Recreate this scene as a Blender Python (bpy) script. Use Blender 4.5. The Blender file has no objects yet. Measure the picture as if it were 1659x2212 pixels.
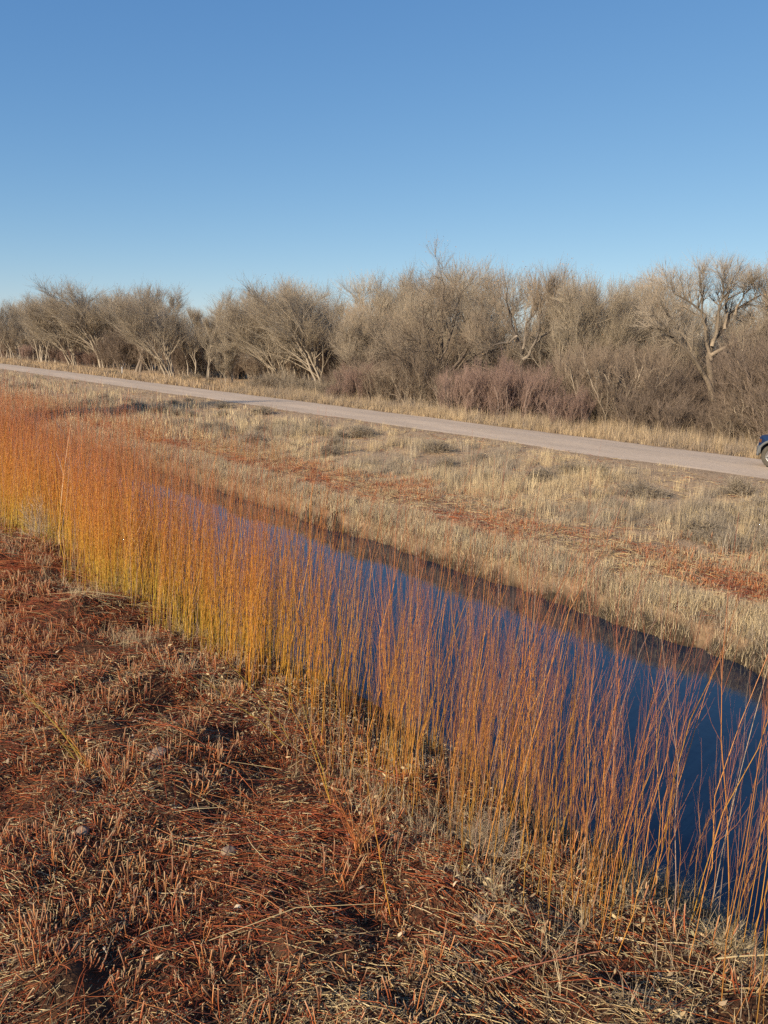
import bpy, bmesh, math, random
import numpy as np
from mathutils import Vector, Matrix
C = bpy.context.scene.collection
PI = math.pi
rs = np.random.RandomState

# ------------------------------------------------------------------ helpers
def hash2(ix, iy, seed):
    h = (ix.astype(np.int64)*374761393 + iy.astype(np.int64)*668265263 + seed*1442695041) & 0xffffffff
    h = ((h ^ (h >> 13))*1274126177) & 0xffffffff
    h = h ^ (h >> 16)
    return (h & 0xffff)/65535.0
def noise(x, y, seed=0):
    x = np.asarray(x, float); y = np.asarray(y, float)
    ix = np.floor(x); iy = np.floor(y); fx = x-ix; fy = y-iy
    fx = fx*fx*(3-2*fx); fy = fy*fy*(3-2*fy)
    a = hash2(ix, iy, seed); b = hash2(ix+1, iy, seed); c = hash2(ix, iy+1, seed); d = hash2(ix+1, iy+1, seed)
    return (a*(1-fx)+b*fx)*(1-fy) + (c*(1-fx)+d*fx)*fy
def fbm(x, y, seed=0, o=4):
    s = 0; a = .5; n = 0
    for i in range(o):
        s = s + a*noise(np.asarray(x)*2**i, np.asarray(y)*2**i, seed+i*17); n += a; a *= .5
    return s/n

class Geo:
    """collects quads with a colour per vertex; build() links them as ONE mesh object"""
    def __init__(s): s.v = []; s.f = []; s.c = []; s.m = []; s.n = 0
    def add(s, V, Fq, Cc, mi=0):
        V = np.asarray(V, float).reshape(-1, 3); Fq = np.asarray(Fq, int).reshape(-1, 4)
        Cc = np.broadcast_to(np.asarray(Cc, float), (len(V), 3)) if np.asarray(Cc).ndim == 1 else np.asarray(Cc, float).reshape(-1, 3)
        s.v.append(V); s.f.append(Fq+s.n); s.c.append(Cc); s.m.append(np.full(len(Fq), mi)); s.n += len(V)
    def tubes(s, P, R, col, sides=3, mi=0):
        # P (N,K,3)  R (N,K)  col (N,K,3)
        P = np.asarray(P, float); N, K, _ = P.shape
        R = np.broadcast_to(R, (N, K)); col = np.broadcast_to(col, (N, K, 3))
        T = np.empty_like(P); T[:, 1:-1] = P[:, 2:]-P[:, :-2]; T[:, 0] = P[:, 1]-P[:, 0]; T[:, -1] = P[:, -1]-P[:, -2]
        T /= np.linalg.norm(T, axis=2, keepdims=True)+1e-9
        D = P[:, -1]-P[:, 0]; D /= np.linalg.norm(D, axis=1, keepdims=True)+1e-9
        ref = np.where(np.abs(D[:, 2:3]) > .8, np.array([[1., 0, 0]]), np.array([[0, 0, 1.]]))[:, None, :]
        A = np.cross(T, np.broadcast_to(ref, T.shape)); A /= np.linalg.norm(A, axis=2, keepdims=True)+1e-9
        B = np.cross(T, A)
        th = np.arange(sides)*2*PI/sides
        V = P[:, :, None, :] + R[:, :, None, None]*(A[:, :, None, :]*np.cos(th)[None, None, :, None] + B[:, :, None, :]*np.sin(th)[None, None, :, None])
        idx = np.arange(N*K*sides).reshape(N, K, sides); nx = np.roll(idx, -1, axis=2)
        Fq = np.stack([idx[:, :-1], idx[:, 1:], nx[:, 1:], nx[:, :-1]], axis=-1)
        s.add(V, Fq, np.repeat(col[:, :, None, :], sides, axis=2).reshape(-1, 3), mi)
    def ribbons(s, P, W, S, col, mi=0):
        # P (N,K,3), W (N,K) half widths, S (N,3) side direction
        P = np.asarray(P, float); N, K, _ = P.shape
        W = np.broadcast_to(W, (N, K)); col = np.broadcast_to(col, (N, K, 3))
        o = W[:, :, None]*S[:, None, :]
        V = np.stack([P-o, P+o], axis=2)
        idx = np.arange(N*K*2).reshape(N, K, 2)
        Fq = np.stack([idx[:, :-1, 0], idx[:, :-1, 1], idx[:, 1:, 1], idx[:, 1:, 0]], axis=-1)
        s.add(V, Fq, np.repeat(col[:, :, None, :], 2, axis=2).reshape(-1, 3), mi)
    def mesh(s, name, mats, smooth=True):
        V = np.concatenate(s.v); F = np.concatenate(s.f); Cc = np.concatenate(s.c); M = np.concatenate(s.m)
        me = bpy.data.meshes.new(name)
        me.vertices.add(len(V)); me.vertices.foreach_set('co', V.astype(np.float32).ravel())
        me.loops.add(len(F)*4); me.loops.foreach_set('vertex_index', F.astype(np.int32).ravel())
        me.polygons.add(len(F)); me.polygons.foreach_set('loop_start', (np.arange(len(F))*4).astype(np.int32))
        me.polygons.foreach_set('material_index', M.astype(np.int32))
        me.polygons.foreach_set('use_smooth', np.full(len(F), smooth))
        a = me.attributes.new('tint', 'FLOAT_COLOR', 'POINT')
        a.data.foreach_set('color', np.concatenate([Cc, np.ones((len(V), 1))], 1).astype(np.float32).ravel())
        for m in (mats if isinstance(mats, (list, tuple)) else [mats]): me.materials.append(m)
        me.update(calc_edges=True); me.validate()
        return me
    def build(s, name, mats, parent=None, smooth=True):
        return link(name, s.mesh(name, mats, smooth), parent)

def link(name, me, parent=None):
    o = bpy.data.objects.new(name, me); C.objects.link(o)
    if parent: o.parent = parent
    return o
def tag(o, label=None, cat=None, group=None, kind=None):
    if label: o['label'] = label
    if cat: o['category'] = cat
    if group: o['group'] = group
    if kind: o['kind'] = kind
    return o
def empty(name, loc, rz=0, sc=1):
    o = bpy.data.objects.new(name, None); C.objects.link(o); o.empty_display_size = .3
    o.location = loc; o.rotation_euler = (0, 0, rz)
    o.scale = (sc, sc, sc) if not isinstance(sc, (tuple, list)) else sc
    return o
def copy_tree(o):
    c = o.copy(); C.objects.link(c)
    for ch in o.children:
        d = ch.copy(); C.objects.link(d); d.parent = c
        for g in ch.children:
            e = g.copy(); C.objects.link(e); e.parent = d
    return c

def mat(name, base=None, rough=.8, tint=False, spec=.3, var=0.0, nscale=8.0, bump=0.0, bscale=40., metal=0.0, coat=0.0, transl=0.0):
    m = bpy.data.materials.new(name); m.use_nodes = True
    nt = m.node_tree; N = nt.nodes; L = nt.links; b = N['Principled BSDF']
    b.inputs['Roughness'].default_value = rough; b.inputs['Metallic'].default_value = metal
    b.inputs['Specular IOR Level'].default_value = spec; b.inputs['Coat Weight'].default_value = coat
    tc = N.new('ShaderNodeTexCoord')
    if tint:
        at = N.new('ShaderNodeAttribute'); at.attribute_name = 'tint'; col = at.outputs['Color']
    else:
        rgb = N.new('ShaderNodeRGB'); rgb.outputs[0].default_value = (*base, 1); col = rgb.outputs[0]
    if var > 0:
        nz = N.new('ShaderNodeTexNoise'); nz.inputs['Scale'].default_value = nscale; nz.inputs['Detail'].default_value = 6
        nz.inputs['Roughness'].default_value = .65
        L.new(tc.outputs['Object'], nz.inputs['Vector'])
        mr = N.new('ShaderNodeMapRange'); mr.inputs['From Min'].default_value = .3; mr.inputs['From Max'].default_value = .7
        mr.inputs['To Min'].default_value = 1-var; mr.inputs['To Max'].default_value = 1+var
        L.new(nz.outputs['Fac'], mr.inputs['Value'])
        mx = N.new('ShaderNodeVectorMath'); mx.operation = 'SCALE'
        L.new(col, mx.inputs[0]); L.new(mr.outputs[0], mx.inputs['Scale']); col = mx.outputs[0]
    L.new(col, b.inputs['Base Color'])
    if bump > 0:
        n2 = N.new('ShaderNodeTexNoise'); n2.inputs['Scale'].default_value = bscale; n2.inputs['Detail'].default_value = 5
        L.new(tc.outputs['Object'], n2.inputs['Vector'])
        bp = N.new('ShaderNodeBump'); bp.inputs['Strength'].default_value = 1.0; bp.inputs['Distance'].default_value = bump
        L.new(n2.outputs['Fac'], bp.inputs['Height']); L.new(bp.outputs[0], b.inputs['Normal'])
    return m

# ------------------------------------------------------------------ camera (measured from the photograph)
cam = bpy.data.cameras.new('camera'); co = bpy.data.objects.new('camera', cam); C.objects.link(co)
EYE = Vector((0, 0, 3.3))
fw = Vector((0.613937, 0.766206, -0.189762)); rt = Vector((0.784209, -0.619453, 0.035978)); up = Vector((0.089982, 0.170902, 0.981171))
co.matrix_world = Matrix(((rt.x, up.x, -fw.x, EYE.x), (rt.y, up.y, -fw.y, EYE.y), (rt.z, up.z, -fw.z, EYE.z), (0, 0, 0, 1)))
cam.sensor_fit = 'VERTICAL'; cam.sensor_height = 24; cam.lens = 24*1789/2212; cam.clip_end = 6000; cam.clip_start = .05
bpy.context.scene.camera = co
def inview(x, y, z, pad=.03):
    d = np.stack([np.asarray(x)-EYE.x, np.asarray(y)-EYE.y, np.asarray(z)-EYE.z], -1)
    zc = d@np.array(fw); a = d@np.array(rt)/zc; b = d@np.array(up)/zc
    return (zc > .3) & (np.abs(a) < 829.5/1789+pad) & (np.abs(b) < 1106/1789+pad)

# ------------------------------------------------------------------ light
SUN_EL = math.radians(23.5); SUN_DIR = np.array([-1.0, -0.16])   # towards the sun, on the ground plane
SUN_DIR /= np.linalg.norm(SUN_DIR)
w = bpy.data.worlds.new('World'); bpy.context.scene.world = w; w.use_nodes = True
nt = w.node_tree; bg = nt.nodes['Background']; sky = nt.nodes.new('ShaderNodeTexSky')
sky.sky_type = 'NISHITA'; sky.sun_disc = False; sky.sun_elevation = SUN_EL
sky.sun_rotation = math.atan2(SUN_DIR[0], SUN_DIR[1])
sky.air_density = 1.0; sky.dust_density = .25; sky.ozone_density = 2.6; sky.altitude = 1400
# the camera's response to the clear sky: a gentle per-channel power on the physical sky colour
sp_ = nt.nodes.new('ShaderNodeSeparateColor'); cm_ = nt.nodes.new('ShaderNodeCombineColor'); nt.links.new(sky.outputs[0], sp_.inputs[0])
for ch_, (a_, g_) in enumerate(((.60, 1.0), (.576, .756), (.605, .49))):
    pw = nt.nodes.new('ShaderNodeMath'); pw.operation = 'POWER'; pw.inputs[1].default_value = g_; nt.links.new(sp_.outputs[ch_], pw.inputs[0])
    ml = nt.nodes.new('ShaderNodeMath'); ml.operation = 'MULTIPLY'; ml.inputs[1].default_value = a_*.12**(g_-1); nt.links.new(pw.outputs[0], ml.inputs[0]); nt.links.new(ml.outputs[0], cm_.inputs[ch_])
nt.links.new(cm_.outputs[0], bg.inputs[0]); bg.inputs[1].default_value = .12
sl = bpy.data.lights.new('sun', 'SUN'); sl.energy = 5.0; sl.angle = math.radians(.53); sl.color = (1, .83, .60)
so = bpy.data.objects.new('sun', sl); C.objects.link(so)
sv = Vector((SUN_DIR[0]*math.cos(SUN_EL), SUN_DIR[1]*math.cos(SUN_EL), math.sin(SUN_EL)))
so.rotation_euler = sv.to_track_quat('Z', 'Y').to_euler(); so.location = sv*100
sc = bpy.context.scene
sc.view_settings.view_transform = 'Standard'; sc.view_settings.look = 'None'; sc.view_settings.exposure = .45; sc.view_settings.gamma = 1
sc.cycles.use_denoising = False

# ------------------------------------------------------------------ terrain
WZ = -1.30       # water level
def far_wobble(v):
    v = np.asarray(v, float)
    return (fbm(v*.22+40, v*0+4.5, 7, 3)-.5)*.9 + (fbm(v*1.1, v*0+2.5, 8, 3)-.5)*.7
def terrain(u, v):
    u = np.asarray(u, float); v = np.asarray(v, float)
    wob = (fbm(v*.35+3, u*0+1.5, 5, 3)-.5)*.55 + (fbm(v*1.4, u*0+9.5, 6, 3)-.5)*.35
    wfar = far_wobble(v)
    ue = np.where(u < 9.2, u+wob*np.clip((u-3.2)/2, 0, 1), u+wfar*np.clip((14.5-u)/1.5, 0, 1))
    xs = [-4000, -60, -10, 3.2, 4.3, 5.4, 6.15, 6.6, 8.0, 10.6, 11.95, 12.12, 12.30, 13.2, 15.5, 17.5, 21.0, 23.5, 24.8, 25.6, 28.2, 31.0, 32.0, 34.0, 38, 200, 4000]
    zs = [0.0, 0.0, 0.0, 0.0, -.14, -.72, -1.24, -1.75, -2.1, -2.1, -1.8, -1.30, -.86, -.74, -.68, -.64, -.43, -.27, -.20, -.205, -.17, -.215, -.30, -.62, -.7, -.75, -1.]
    z = np.interp(ue, xs, zs)
    amp = np.where(u < 6.2, .36*np.clip(1-(u-4.0)/2.2, .2, 1), np.where(u < 12.2, .02, .17*np.clip((25.4-u)/2.5, .12, 1)))
    amp = np.where((u > 24.8) & (u < 31.5), .004, amp); amp = np.where(u > 31.5, .15, amp)
    z = z + amp*((fbm(u*.9, v*.9, 11, 4)-.5)*1.1 + (fbm(u*3.6, v*3.6, 12, 3)-.5)*.55)
    return z
def axis(segs):
    out = [segs[0][0]]
    for a, b, st in segs:
        n = max(1, int(round((b-a)/st))); out += list(a+(b-a)*(np.arange(1, n+1)/n))
    return np.array(out)
AU = axis([(-4000, -500, 700), (-500, -60, 60), (-60, -8, 5), (-8, -1, .35), (-1, 7, .07), (7, 11.5, .4), (11.5, 14, .09), (14, 26, .22), (26, 42, .45), (42, 80, 4), (80, 500, 50), (500, 4000, 700)])
AV = axis([(-800, -60, 80), (-60, -5, 3), (-5, 0, .3), (0, 9, .07), (9, 24, .14), (24, 60, .4), (60, 180, 2), (180, 600, 20), (600, 4000, 340)])
def patches(u, v):
    red_near = fbm(u*.8, v*.8, 21, 3)
    return red_near
G = Geo()
UU, VV = np.meshgrid(AU, AV, indexing='ij'); ZZ = terrain(UU, VV)
near = UU < 9; n1 = fbm(UU*2.2, VV*2.2, 31, 4)[..., None]; n2 = fbm(UU*.6, VV*.6, 33, 3)[..., None]
dark = np.array([.035, .021, .014]); redb = np.array([.10, .036, .018]); lt = np.array([.13, .08, .048])
cn = dark*(1-n1) + redb*n1; cn = cn*(1-.45*n2) + lt*.45*n2
tan = np.array([.42, .30, .19]); tan2 = np.array([.33, .235, .15]); rdd = np.array([.24, .12, .07])
cf = tan*(n1) + tan2*(1-n1)
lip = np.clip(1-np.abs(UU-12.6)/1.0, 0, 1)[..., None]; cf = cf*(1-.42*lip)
redw = np.exp(-((UU-14.2)/1.5)**2)[..., None]*np.clip(n2*3-1, 0, 1); cf = cf*(1-redw)+rdd*redw
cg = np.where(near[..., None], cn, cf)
bed = ((UU > 6.0) & (UU < 12.3))[..., None]; cg = np.where(bed, np.array([.05, .04, .03]), cg)
wet = np.clip((WZ+.13-ZZ)/.08+(n1[..., 0]-.5)*1.5, 0, 1)[..., None]*(ZZ < WZ+.26)[..., None]*((UU > 11) & (UU < 14))[..., None]; cg = cg*(1-wet)+np.array([.045, .032, .022])*wet   # wet mud at the water line
idx = np.arange(UU.size).reshape(UU.shape)
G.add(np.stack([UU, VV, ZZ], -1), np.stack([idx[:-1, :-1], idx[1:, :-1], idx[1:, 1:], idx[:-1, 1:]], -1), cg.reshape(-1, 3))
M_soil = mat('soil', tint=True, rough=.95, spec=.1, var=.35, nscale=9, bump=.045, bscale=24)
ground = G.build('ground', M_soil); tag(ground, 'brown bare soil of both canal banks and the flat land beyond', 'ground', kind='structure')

# road: gravel sheet with a slightly wavy edge
G = Geo(); rv = axis([(-60, 0, 2), (0, 60, .25), (60, 200, 1), (200, 1200, 20)]); nr = 25
t = np.linspace(0, 1, nr)
e0 = 25.35 + (fbm(rv*.25, rv*0, 41, 4)-.5)*.9; e1 = 31.0 + (fbm(rv*.3, rv*0+7, 42, 4)-.5)*.7
RU = e0[:, None]*(1-t)+e1[:, None]*t; RV = np.repeat(rv[:, None], nr, 1)
RZ = np.maximum(terrain(RU, RV), np.interp(RU, [25, 28.2, 31.4], [-.235, -.16, -.24]))+.012
RZ += (fbm(RU*1.5, RV*.6, 44, 3)-.5)*.03
RZ[:, 0] -= .03; RZ[:, -1] -= .03
idx = np.arange(RU.size).reshape(RU.shape)
gn = fbm(RU*1.2, RV*.35, 43, 4)[..., None]
tr = (np.exp(-((RU-27.1)/.4)**2)+np.exp(-((RU-29.2)/.4)**2))[..., None]
rc = np.array([.54, .43, .325])*(.82+.28*gn+.05*tr)
G.add(np.stack([RU, RV, RZ], -1), np.stack([idx[:-1, :-1], idx[:-1, 1:], idx[1:, 1:], idx[1:, :-1]], -1), rc.reshape(-1, 3))
M_road = mat('gravel', tint=True, rough=.95, spec=.1, var=.10, nscale=5, bump=.006, bscale=60)
road = G.build('road', M_road); tag(road, 'pale pinkish gravel levee road running along the far side of the canal', 'road', kind='structure')

# water
M_water = bpy.data.materials.new('canal_water'); M_water.use_nodes = True
N = M_water.node_tree.nodes; L = M_water.node_tree.links; b = N['Principled BSDF']
b.inputs['Base Color'].default_value = (.005, .016, .040, 1); b.inputs['Roughness'].default_value = .03; b.inputs['IOR'].default_value = 1.45
tc = N.new('ShaderNodeTexCoord'); mp = N.new('ShaderNodeMapping'); mp.inputs['Scale'].default_value = (2.2, 1.1, 1)
nz = N.new('ShaderNodeTexNoise'); nz.inputs['Scale'].default_value = 2.4; nz.inputs['Detail'].default_value = 3
bp = N.new('ShaderNodeBump'); bp.inputs['Distance'].default_value = .005; bp.inputs['Strength'].default_value = .4
L.new(tc.outputs['Object'], mp.inputs[0]); L.new(mp.outputs[0], nz.inputs['Vector']); L.new(nz.outputs['Fac'], bp.inputs['Height']); L.new(bp.outputs[0], b.inputs['Normal'])
G = Geo(); wu = np.linspace(5.2, 13.0, 9); wv = axis([(-60, 80, 4), (80, 1200, 80)])
A, B = np.meshgrid(wu, wv, indexing='ij'); idx = np.arange(A.size).reshape(A.shape)
G.add(np.stack([A, B, np.full(A.shape, WZ)], -1), np.stack([idx[:-1, :-1], idx[1:, :-1], idx[1:, 1:], idx[:-1, 1:]], -1), np.array([.02, .03, .04]))
tag(G.build('water', M_water), 'still blue water of the irrigation canal reflecting the sky', 'water', kind='structure')

# ------------------------------------------------------------------ vegetation materials
M_veg = mat('dry_plant_fibre', tint=True, rough=.62, spec=.35)
M_willow = mat('willow_bark', tint=True, rough=.42, spec=.5)
M_bark = mat('tree_bark', tint=True, rough=.9, spec=.15, var=.28, nscale=7, bump=.02, bscale=22)
M_twig = mat('twig_bark', tint=True, rough=.8, spec=.2)
M_leaf = mat('dead_leaf', tint=True, rough=.75, spec=.2)

def dirs(rng, n, el_lo, el_hi):
    az = rng.uniform(0, 2*PI, n); el = np.radians(rng.uniform(el_lo, el_hi, n))
    return np.stack([np.cos(az)*np.cos(el), np.sin(az)*np.cos(el), np.sin(el)], -1)
def norm(a): return a/(np.linalg.norm(a, axis=-1, keepdims=True)+1e-9)
def pick(rng, cols, n, jit=.15):
    cols = np.array(cols); c = cols[rng.randint(0, len(cols), n)]
    return np.clip(c*rng.uniform(1-jit, 1+jit, (n, 1)), 0, 1)

# ------------------------------------------------------------------ willows
def willow_geo(G, rng, base, H, olive, extra=1.0, brown=0.0, ntw=9, rad=1.0):
    """base (N,3); stems with ascending side twigs; bark is golden below and red at the tips"""
    n = len(base); K = 7; t = np.linspace(0, 1, K)
    lean = rng.normal(0, .065*extra, (n, 2)) + np.array([.035, -.01]); bend = rng.normal(0, .06*extra, (n, 2))
    wig = rng.normal(0, .008, (n, K, 2)); wig[:, 0] = 0
    P = np.zeros((n, K, 3))
    P[:, :, :2] = base[:, None, :2] + H[:, None, None]*(lean[:, None]*t[None, :, None] + bend[:, None]*(t**2)[None, :, None] + wig)
    P[:, :, 2] = base[:, 2:3] - .03 + H[:, None]*t[None]*(1-.5*(lean**2).sum(1))[:, None]
    r0 = rng.uniform(.0022, .0045, n)*rad*(H/2.1)
    R = r0[:, None]*(1-.80*t[None])
    lo = np.array([.66, .34, .045]); lo2 = np.array([.58, .47, .075]); mid = np.array([.80, .37, .05]); tp = np.array([.56, .17, .07])
    gr = np.array([.40, .27, .20])
    bw = np.broadcast_to(np.asarray(brown, float), (n,))[:, None]
    cl = lo[None]*(1-olive[:, None]) + lo2[None]*olive[:, None]
    cl = cl*(1-bw)+np.array([.47, .22, .05])*bw; mid_ = mid[None]*(1-bw)+np.array([.58, .25, .075])*bw; tp_ = tp[None]*(1-bw)+np.array([.38, .14, .09])*bw
    f1 = np.clip(t/.5, 0, 1)[None, :, None]; f2 = np.clip((t-.50)/.45, 0, 1)[None, :, None]
    col = (cl[:, None]*(1-f1)+mid_[:, None]*f1)*(1-f2) + tp_[:, None]*f2
    col = col*rng.uniform(.6, 1.25, (n, 1, 1))*(1+rng.normal(0, .05, (n, 1, 3)))
    g = (rng.rand(n) < .10)[:, None, None]; col = np.where(g, gr*rng.uniform(.8, 1.2, (n, 1, 1)), col); col = np.clip(col, .01, .9)
    G.tubes(P, R, col, 3)
    m = n*ntw; own = np.repeat(np.arange(n), ntw); tt = rng.uniform(.22, .97, m)
    k = np.clip((tt*(K-1)).astype(int), 0, K-2); fr = tt*(K-1)-k
    O = P[own, k]*(1-fr)[:, None]+P[own, k+1]*fr[:, None]
    T = norm(P[own, k+1]-P[own, k]); az = rng.uniform(0, 2*PI, m); ang = np.radians(rng.uniform(9, 27, m))
    side = np.stack([np.cos(az), np.sin(az), np.zeros(m)], -1)
    D = norm(T*np.cos(ang)[:, None]+side*np.sin(ang)[:, None])
    ln = rng.uniform(.12, .5, m)*(1.15-.6*tt)*H[own]/2.1
    Q = np.stack([O, O+D*(ln*.5)[:, None], O+D*(ln*.5)[:, None]+norm(D+np.array([0, 0, .5]))*(ln*.5)[:, None]], 1)
    rr = np.minimum(r0[own]*(1-.75*tt)*.5, .0016*rad)
    c2 = tp_[own]*(.6+.5*rng.rand(m, 1)); c2 = c2*(tt[:, None]**.7)+(1-tt[:, None]**.7)*mid_[own]*.7
    G.tubes(Q, rr[:, None]*np.array([1, .8, .4])[None], np.repeat(c2[:, None], 3, 1), 3)

rng = rs(7)
# scatter over the strip at the foot of the near bank
def strip(rng, n, u0, u1, v0, v1):
    return rng.uniform(u0, u1, n), rng.uniform(v0, v1, n)
us, vs = strip(rng, 58000, 3.45, 6.1, -3, 34)
cl = fbm(us*2.1, vs*1.6, 51, 3); cl2 = fbm(us*5.5, vs*5.5, 52, 2)
edge = 3.52 + (fbm(vs*.55, vs*0, 53, 3)-.5)*.95
p = np.clip((us-edge)/.5, 0, 1)*(.55+.45*np.clip((us-edge)/.8, 0, 1))
p *= np.clip((cl-.36)*5+np.clip((vs-6)/5, 0, .8), .03, 1)*np.clip((cl2-.30)*3.6+np.clip((vs-6)/8, 0, .5), .08, 1.1)
p *= np.interp(vs, [-3, 1.5, 2.4, 3.2, 4, 5.5, 7.5, 10, 34], [.11, .10, .13, .25, .40, .43, .45, .54, .72])
p += .32*np.exp(-((us-3.98)**2/.10+(vs-2.75)**2/.16))+.2*np.exp(-((us-4.6)**2/.06+(vs-1.75)**2/.10))+.16*np.exp(-((us-4.2)**2/.20+(vs-1.45)**2/.12))
p *= np.interp(us, [3, 4.7, 5.3, 6.1], [1, .85, .5, .12])*(1-np.clip((vs-9)/5, 0, 1))+np.clip((vs-9)/5, 0, 1)*np.interp(us, [3, 5.4, 6.1], [1, .9, .4])
p *= np.where((vs < 2.6) & (vs > 1.8) & (us < 4.3), .45, 1)
keep = rng.rand(len(us)) < p
us, vs = us[keep], vs[keep]; zs_ = terrain(us, vs)
H = np.clip(rng.normal(2.08, .58, len(us)), .45, 3.1)*np.interp(us, [4.6, 5.6], [1, .84])*np.interp(us-3.55, [0, .5, 1.2], [.72, .95, 1.05])*np.interp(vs, [0, 3, 8, 34], [.95, .95, .93, .97])
ol = np.clip((fbm(us*.5, vs*.32, 55, 2)-.42)*5, 0, 1)*np.interp(vs, [3, 8, 12], [.15, .7, 1.0])
base = np.stack([us, vs, zs_], -1)
brn = np.interp(vs, [3, 7], [1, .15])*rng.uniform(.6, 1.1, len(us)).clip(0, 1)
vis = inview(us, vs, zs_+.9, .0); dist = np.linalg.norm(base-np.array(EYE), axis=1)
order = np.argsort(np.where(vis, dist, 1e9))[:300]
ind = np.zeros(len(us), bool); ind[order] = True
print('willow stems', len(us))
LW = {0: ('slender orange willow shoot in the sparse stand before open blue water at right', 'willow shoots at the right edge'),
      1: ('upright golden willow shoot in the dense front stand on the near canal edge', 'golden willow shoots of the near stand')}
for i in order:
    g = Geo(); r_ = rs(1000+int(i))
    willow_geo(g, r_, np.zeros((1, 3)), H[i:i+1], ol[i:i+1], 1.15, brn[i:i+1], ntw=14)
    o = g.build('willow_shoot', M_willow); o.location = base[i]
    dd = base[i]-np.array(EYE); xx = dd@np.array(rt)/(dd@np.array(fw))
    k = 0 if xx > .32 else 1
    tag(o, LW[k][0], 'willow', LW[k][1])
g = Geo(); rest = ~ind
willow_geo(g, rng, base[rest], H[rest], ol[rest], 1.0, brn[rest], ntw=6)
tag(g.build('willow_thicket', M_willow), 'dense thicket of red-tipped orange willow stems along the near water edge', 'willow thicket', kind='stuff')

# willows on the far bank at the left, beyond the end of the open water
def far_willow(name, label, n, u0, u1, v0, v1, h, seed, dark=False):
    r = rs(seed); u, v = strip(r, n, u0, u1, v0, v1)
    q = fbm(u*.8, v*.35, seed, 3); k = r.rand(n) < np.clip((q-.36)*5, .03, 1)
    u, v = u[k], v[k]; gg = Geo()
    willow_geo(gg, r, np.stack([u, v, terrain(u, v)], -1), np.clip(r.normal(h, h*.2, len(u)), .4, 3), r.rand(len(u))*.3, 1.6, .6, ntw=7, rad=1.7)
    tag(gg.build(name, M_willow), label, 'willow thicket', kind='stuff')
far_willow('far_willow_patch', 'reddish willow regrowth across the canal beyond the end of the open water', 4200, 12.8, 15.8, 25, 62, .85, 61)

# ------------------------------------------------------------------ litter, stubble and grass
RED = [(.31, .07, .025), (.22, .048, .018), (.41, .11, .035), (.12, .035, .02), (.38, .15, .055)]
TAN = [(.62, .47, .24), (.50, .35, .17), (.68, .54, .30), (.30, .20, .11), (.20, .13, .075)]
GRY = [(.20, .15, .10), (.12, .09, .06), (.30, .24, .16)]
def litter(name, label, seed, n, u0, u1, v0, v1, lo, hi, wlo, whi, redfn, dens, tilt=9, lift=.02, straight=.15):
    r = rs(seed); u, v = strip(r, n, u0, u1, v0, v1); k = r.rand(n) < dens(u, v); u, v = u[k], v[k]; m = len(u)
    z = terrain(u, v)+r.uniform(0, 1, m)**2*lift+.004
    d = dirs(r, m, -tilt*.3, tilt); L_ = lo+(hi-lo)*r.rand(m)**2.2
    a = fbm(u*.8, v*.8, seed+3, 2)*PI*2.2   # mown swaths lie roughly the same way
    sw = r.rand(m) < .55; dd = np.stack([np.cos(a), np.sin(a)], -1)
    d[sw, :2] = norm(dd[sw]+r.normal(0, .35, (sw.sum(), 2)))*np.linalg.norm(d[sw, :2], axis=1, keepdims=True)
    b_ = np.cross(d, [0, 0, 1.])*r.normal(0, straight, (m, 1))
    c0 = np.stack([u, v, z], -1)
    P = np.stack([c0-d*L_[:, None]/2, c0+b_*L_[:, None]*.4+np.array([0, 0, 1])*(L_*.06)[:, None], c0+d*L_[:, None]/2], 1)
    P[:, 0, 2] = np.maximum(P[:, 0, 2], terrain(P[:, 0, 0], P[:, 0, 1])+.002); P[:, 2, 2] = np.maximum(P[:, 2, 2], terrain(P[:, 2, 0], P[:, 2, 1])+.002)
    wd = r.uniform(wlo, whi, m)/2
    q = r.rand(m); rf = redfn(u, v)
    col = np.where((q < rf)[:, None], pick(r, RED, m, .3), np.where((q < rf+(1-rf)*.75)[:, None], pick(r, TAN, m, .25), pick(r, GRY, m, .2)))
    g = Geo(); g.tubes(P, wd[:, None]*np.array([1, 1, .7]), np.repeat(col[:, None], 3, 1), 3)
    return tag(g.build(name, M_veg), label, 'plant litter', kind='stuff')
redf = lambda u, v: np.clip(np.interp(v, [1.5, 2.8, 5, 30], [.20, .45, .72, .82])+(fbm(u*1.1, v*1.1, 71, 2)-.5)*1.2 - np.clip((u-3.2)*.25, 0, .3), .06, .95)
dn = lambda u, v: np.clip(.55+2.4*(fbm(u*1.7, v*1.7, 72, 3)-.45), .07, 1)
litter('cut_stem_litter', 'mown red and straw-coloured stem litter covering the near bank', 81, 165000, -1.5, 5.0, 1.0, 19, .03, .30, .0025, .0065, redf, dn)
litter('fine_straw_litter', 'fine pale straw and chips strewn over the soil at the foot of the picture', 82, 150000, -.5, 5.2, .9, 8, .012, .09, .002, .006, lambda u, v: redf(u, v)*.6, dn, tilt=25, lift=.03)
litter('long_cut_stems', 'long thin red cut willow stems lying flat on the near bank', 83, 5200, -1, 4.2, 1.2, 18, .3, 1.1, .003, .006, lambda u, v: .85+0*u, lambda u, v: np.clip((fbm(u*.9, v*.9, 73, 2)-.4)*4, .1, 1), tilt=5, lift=.05, straight=.12)

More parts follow.
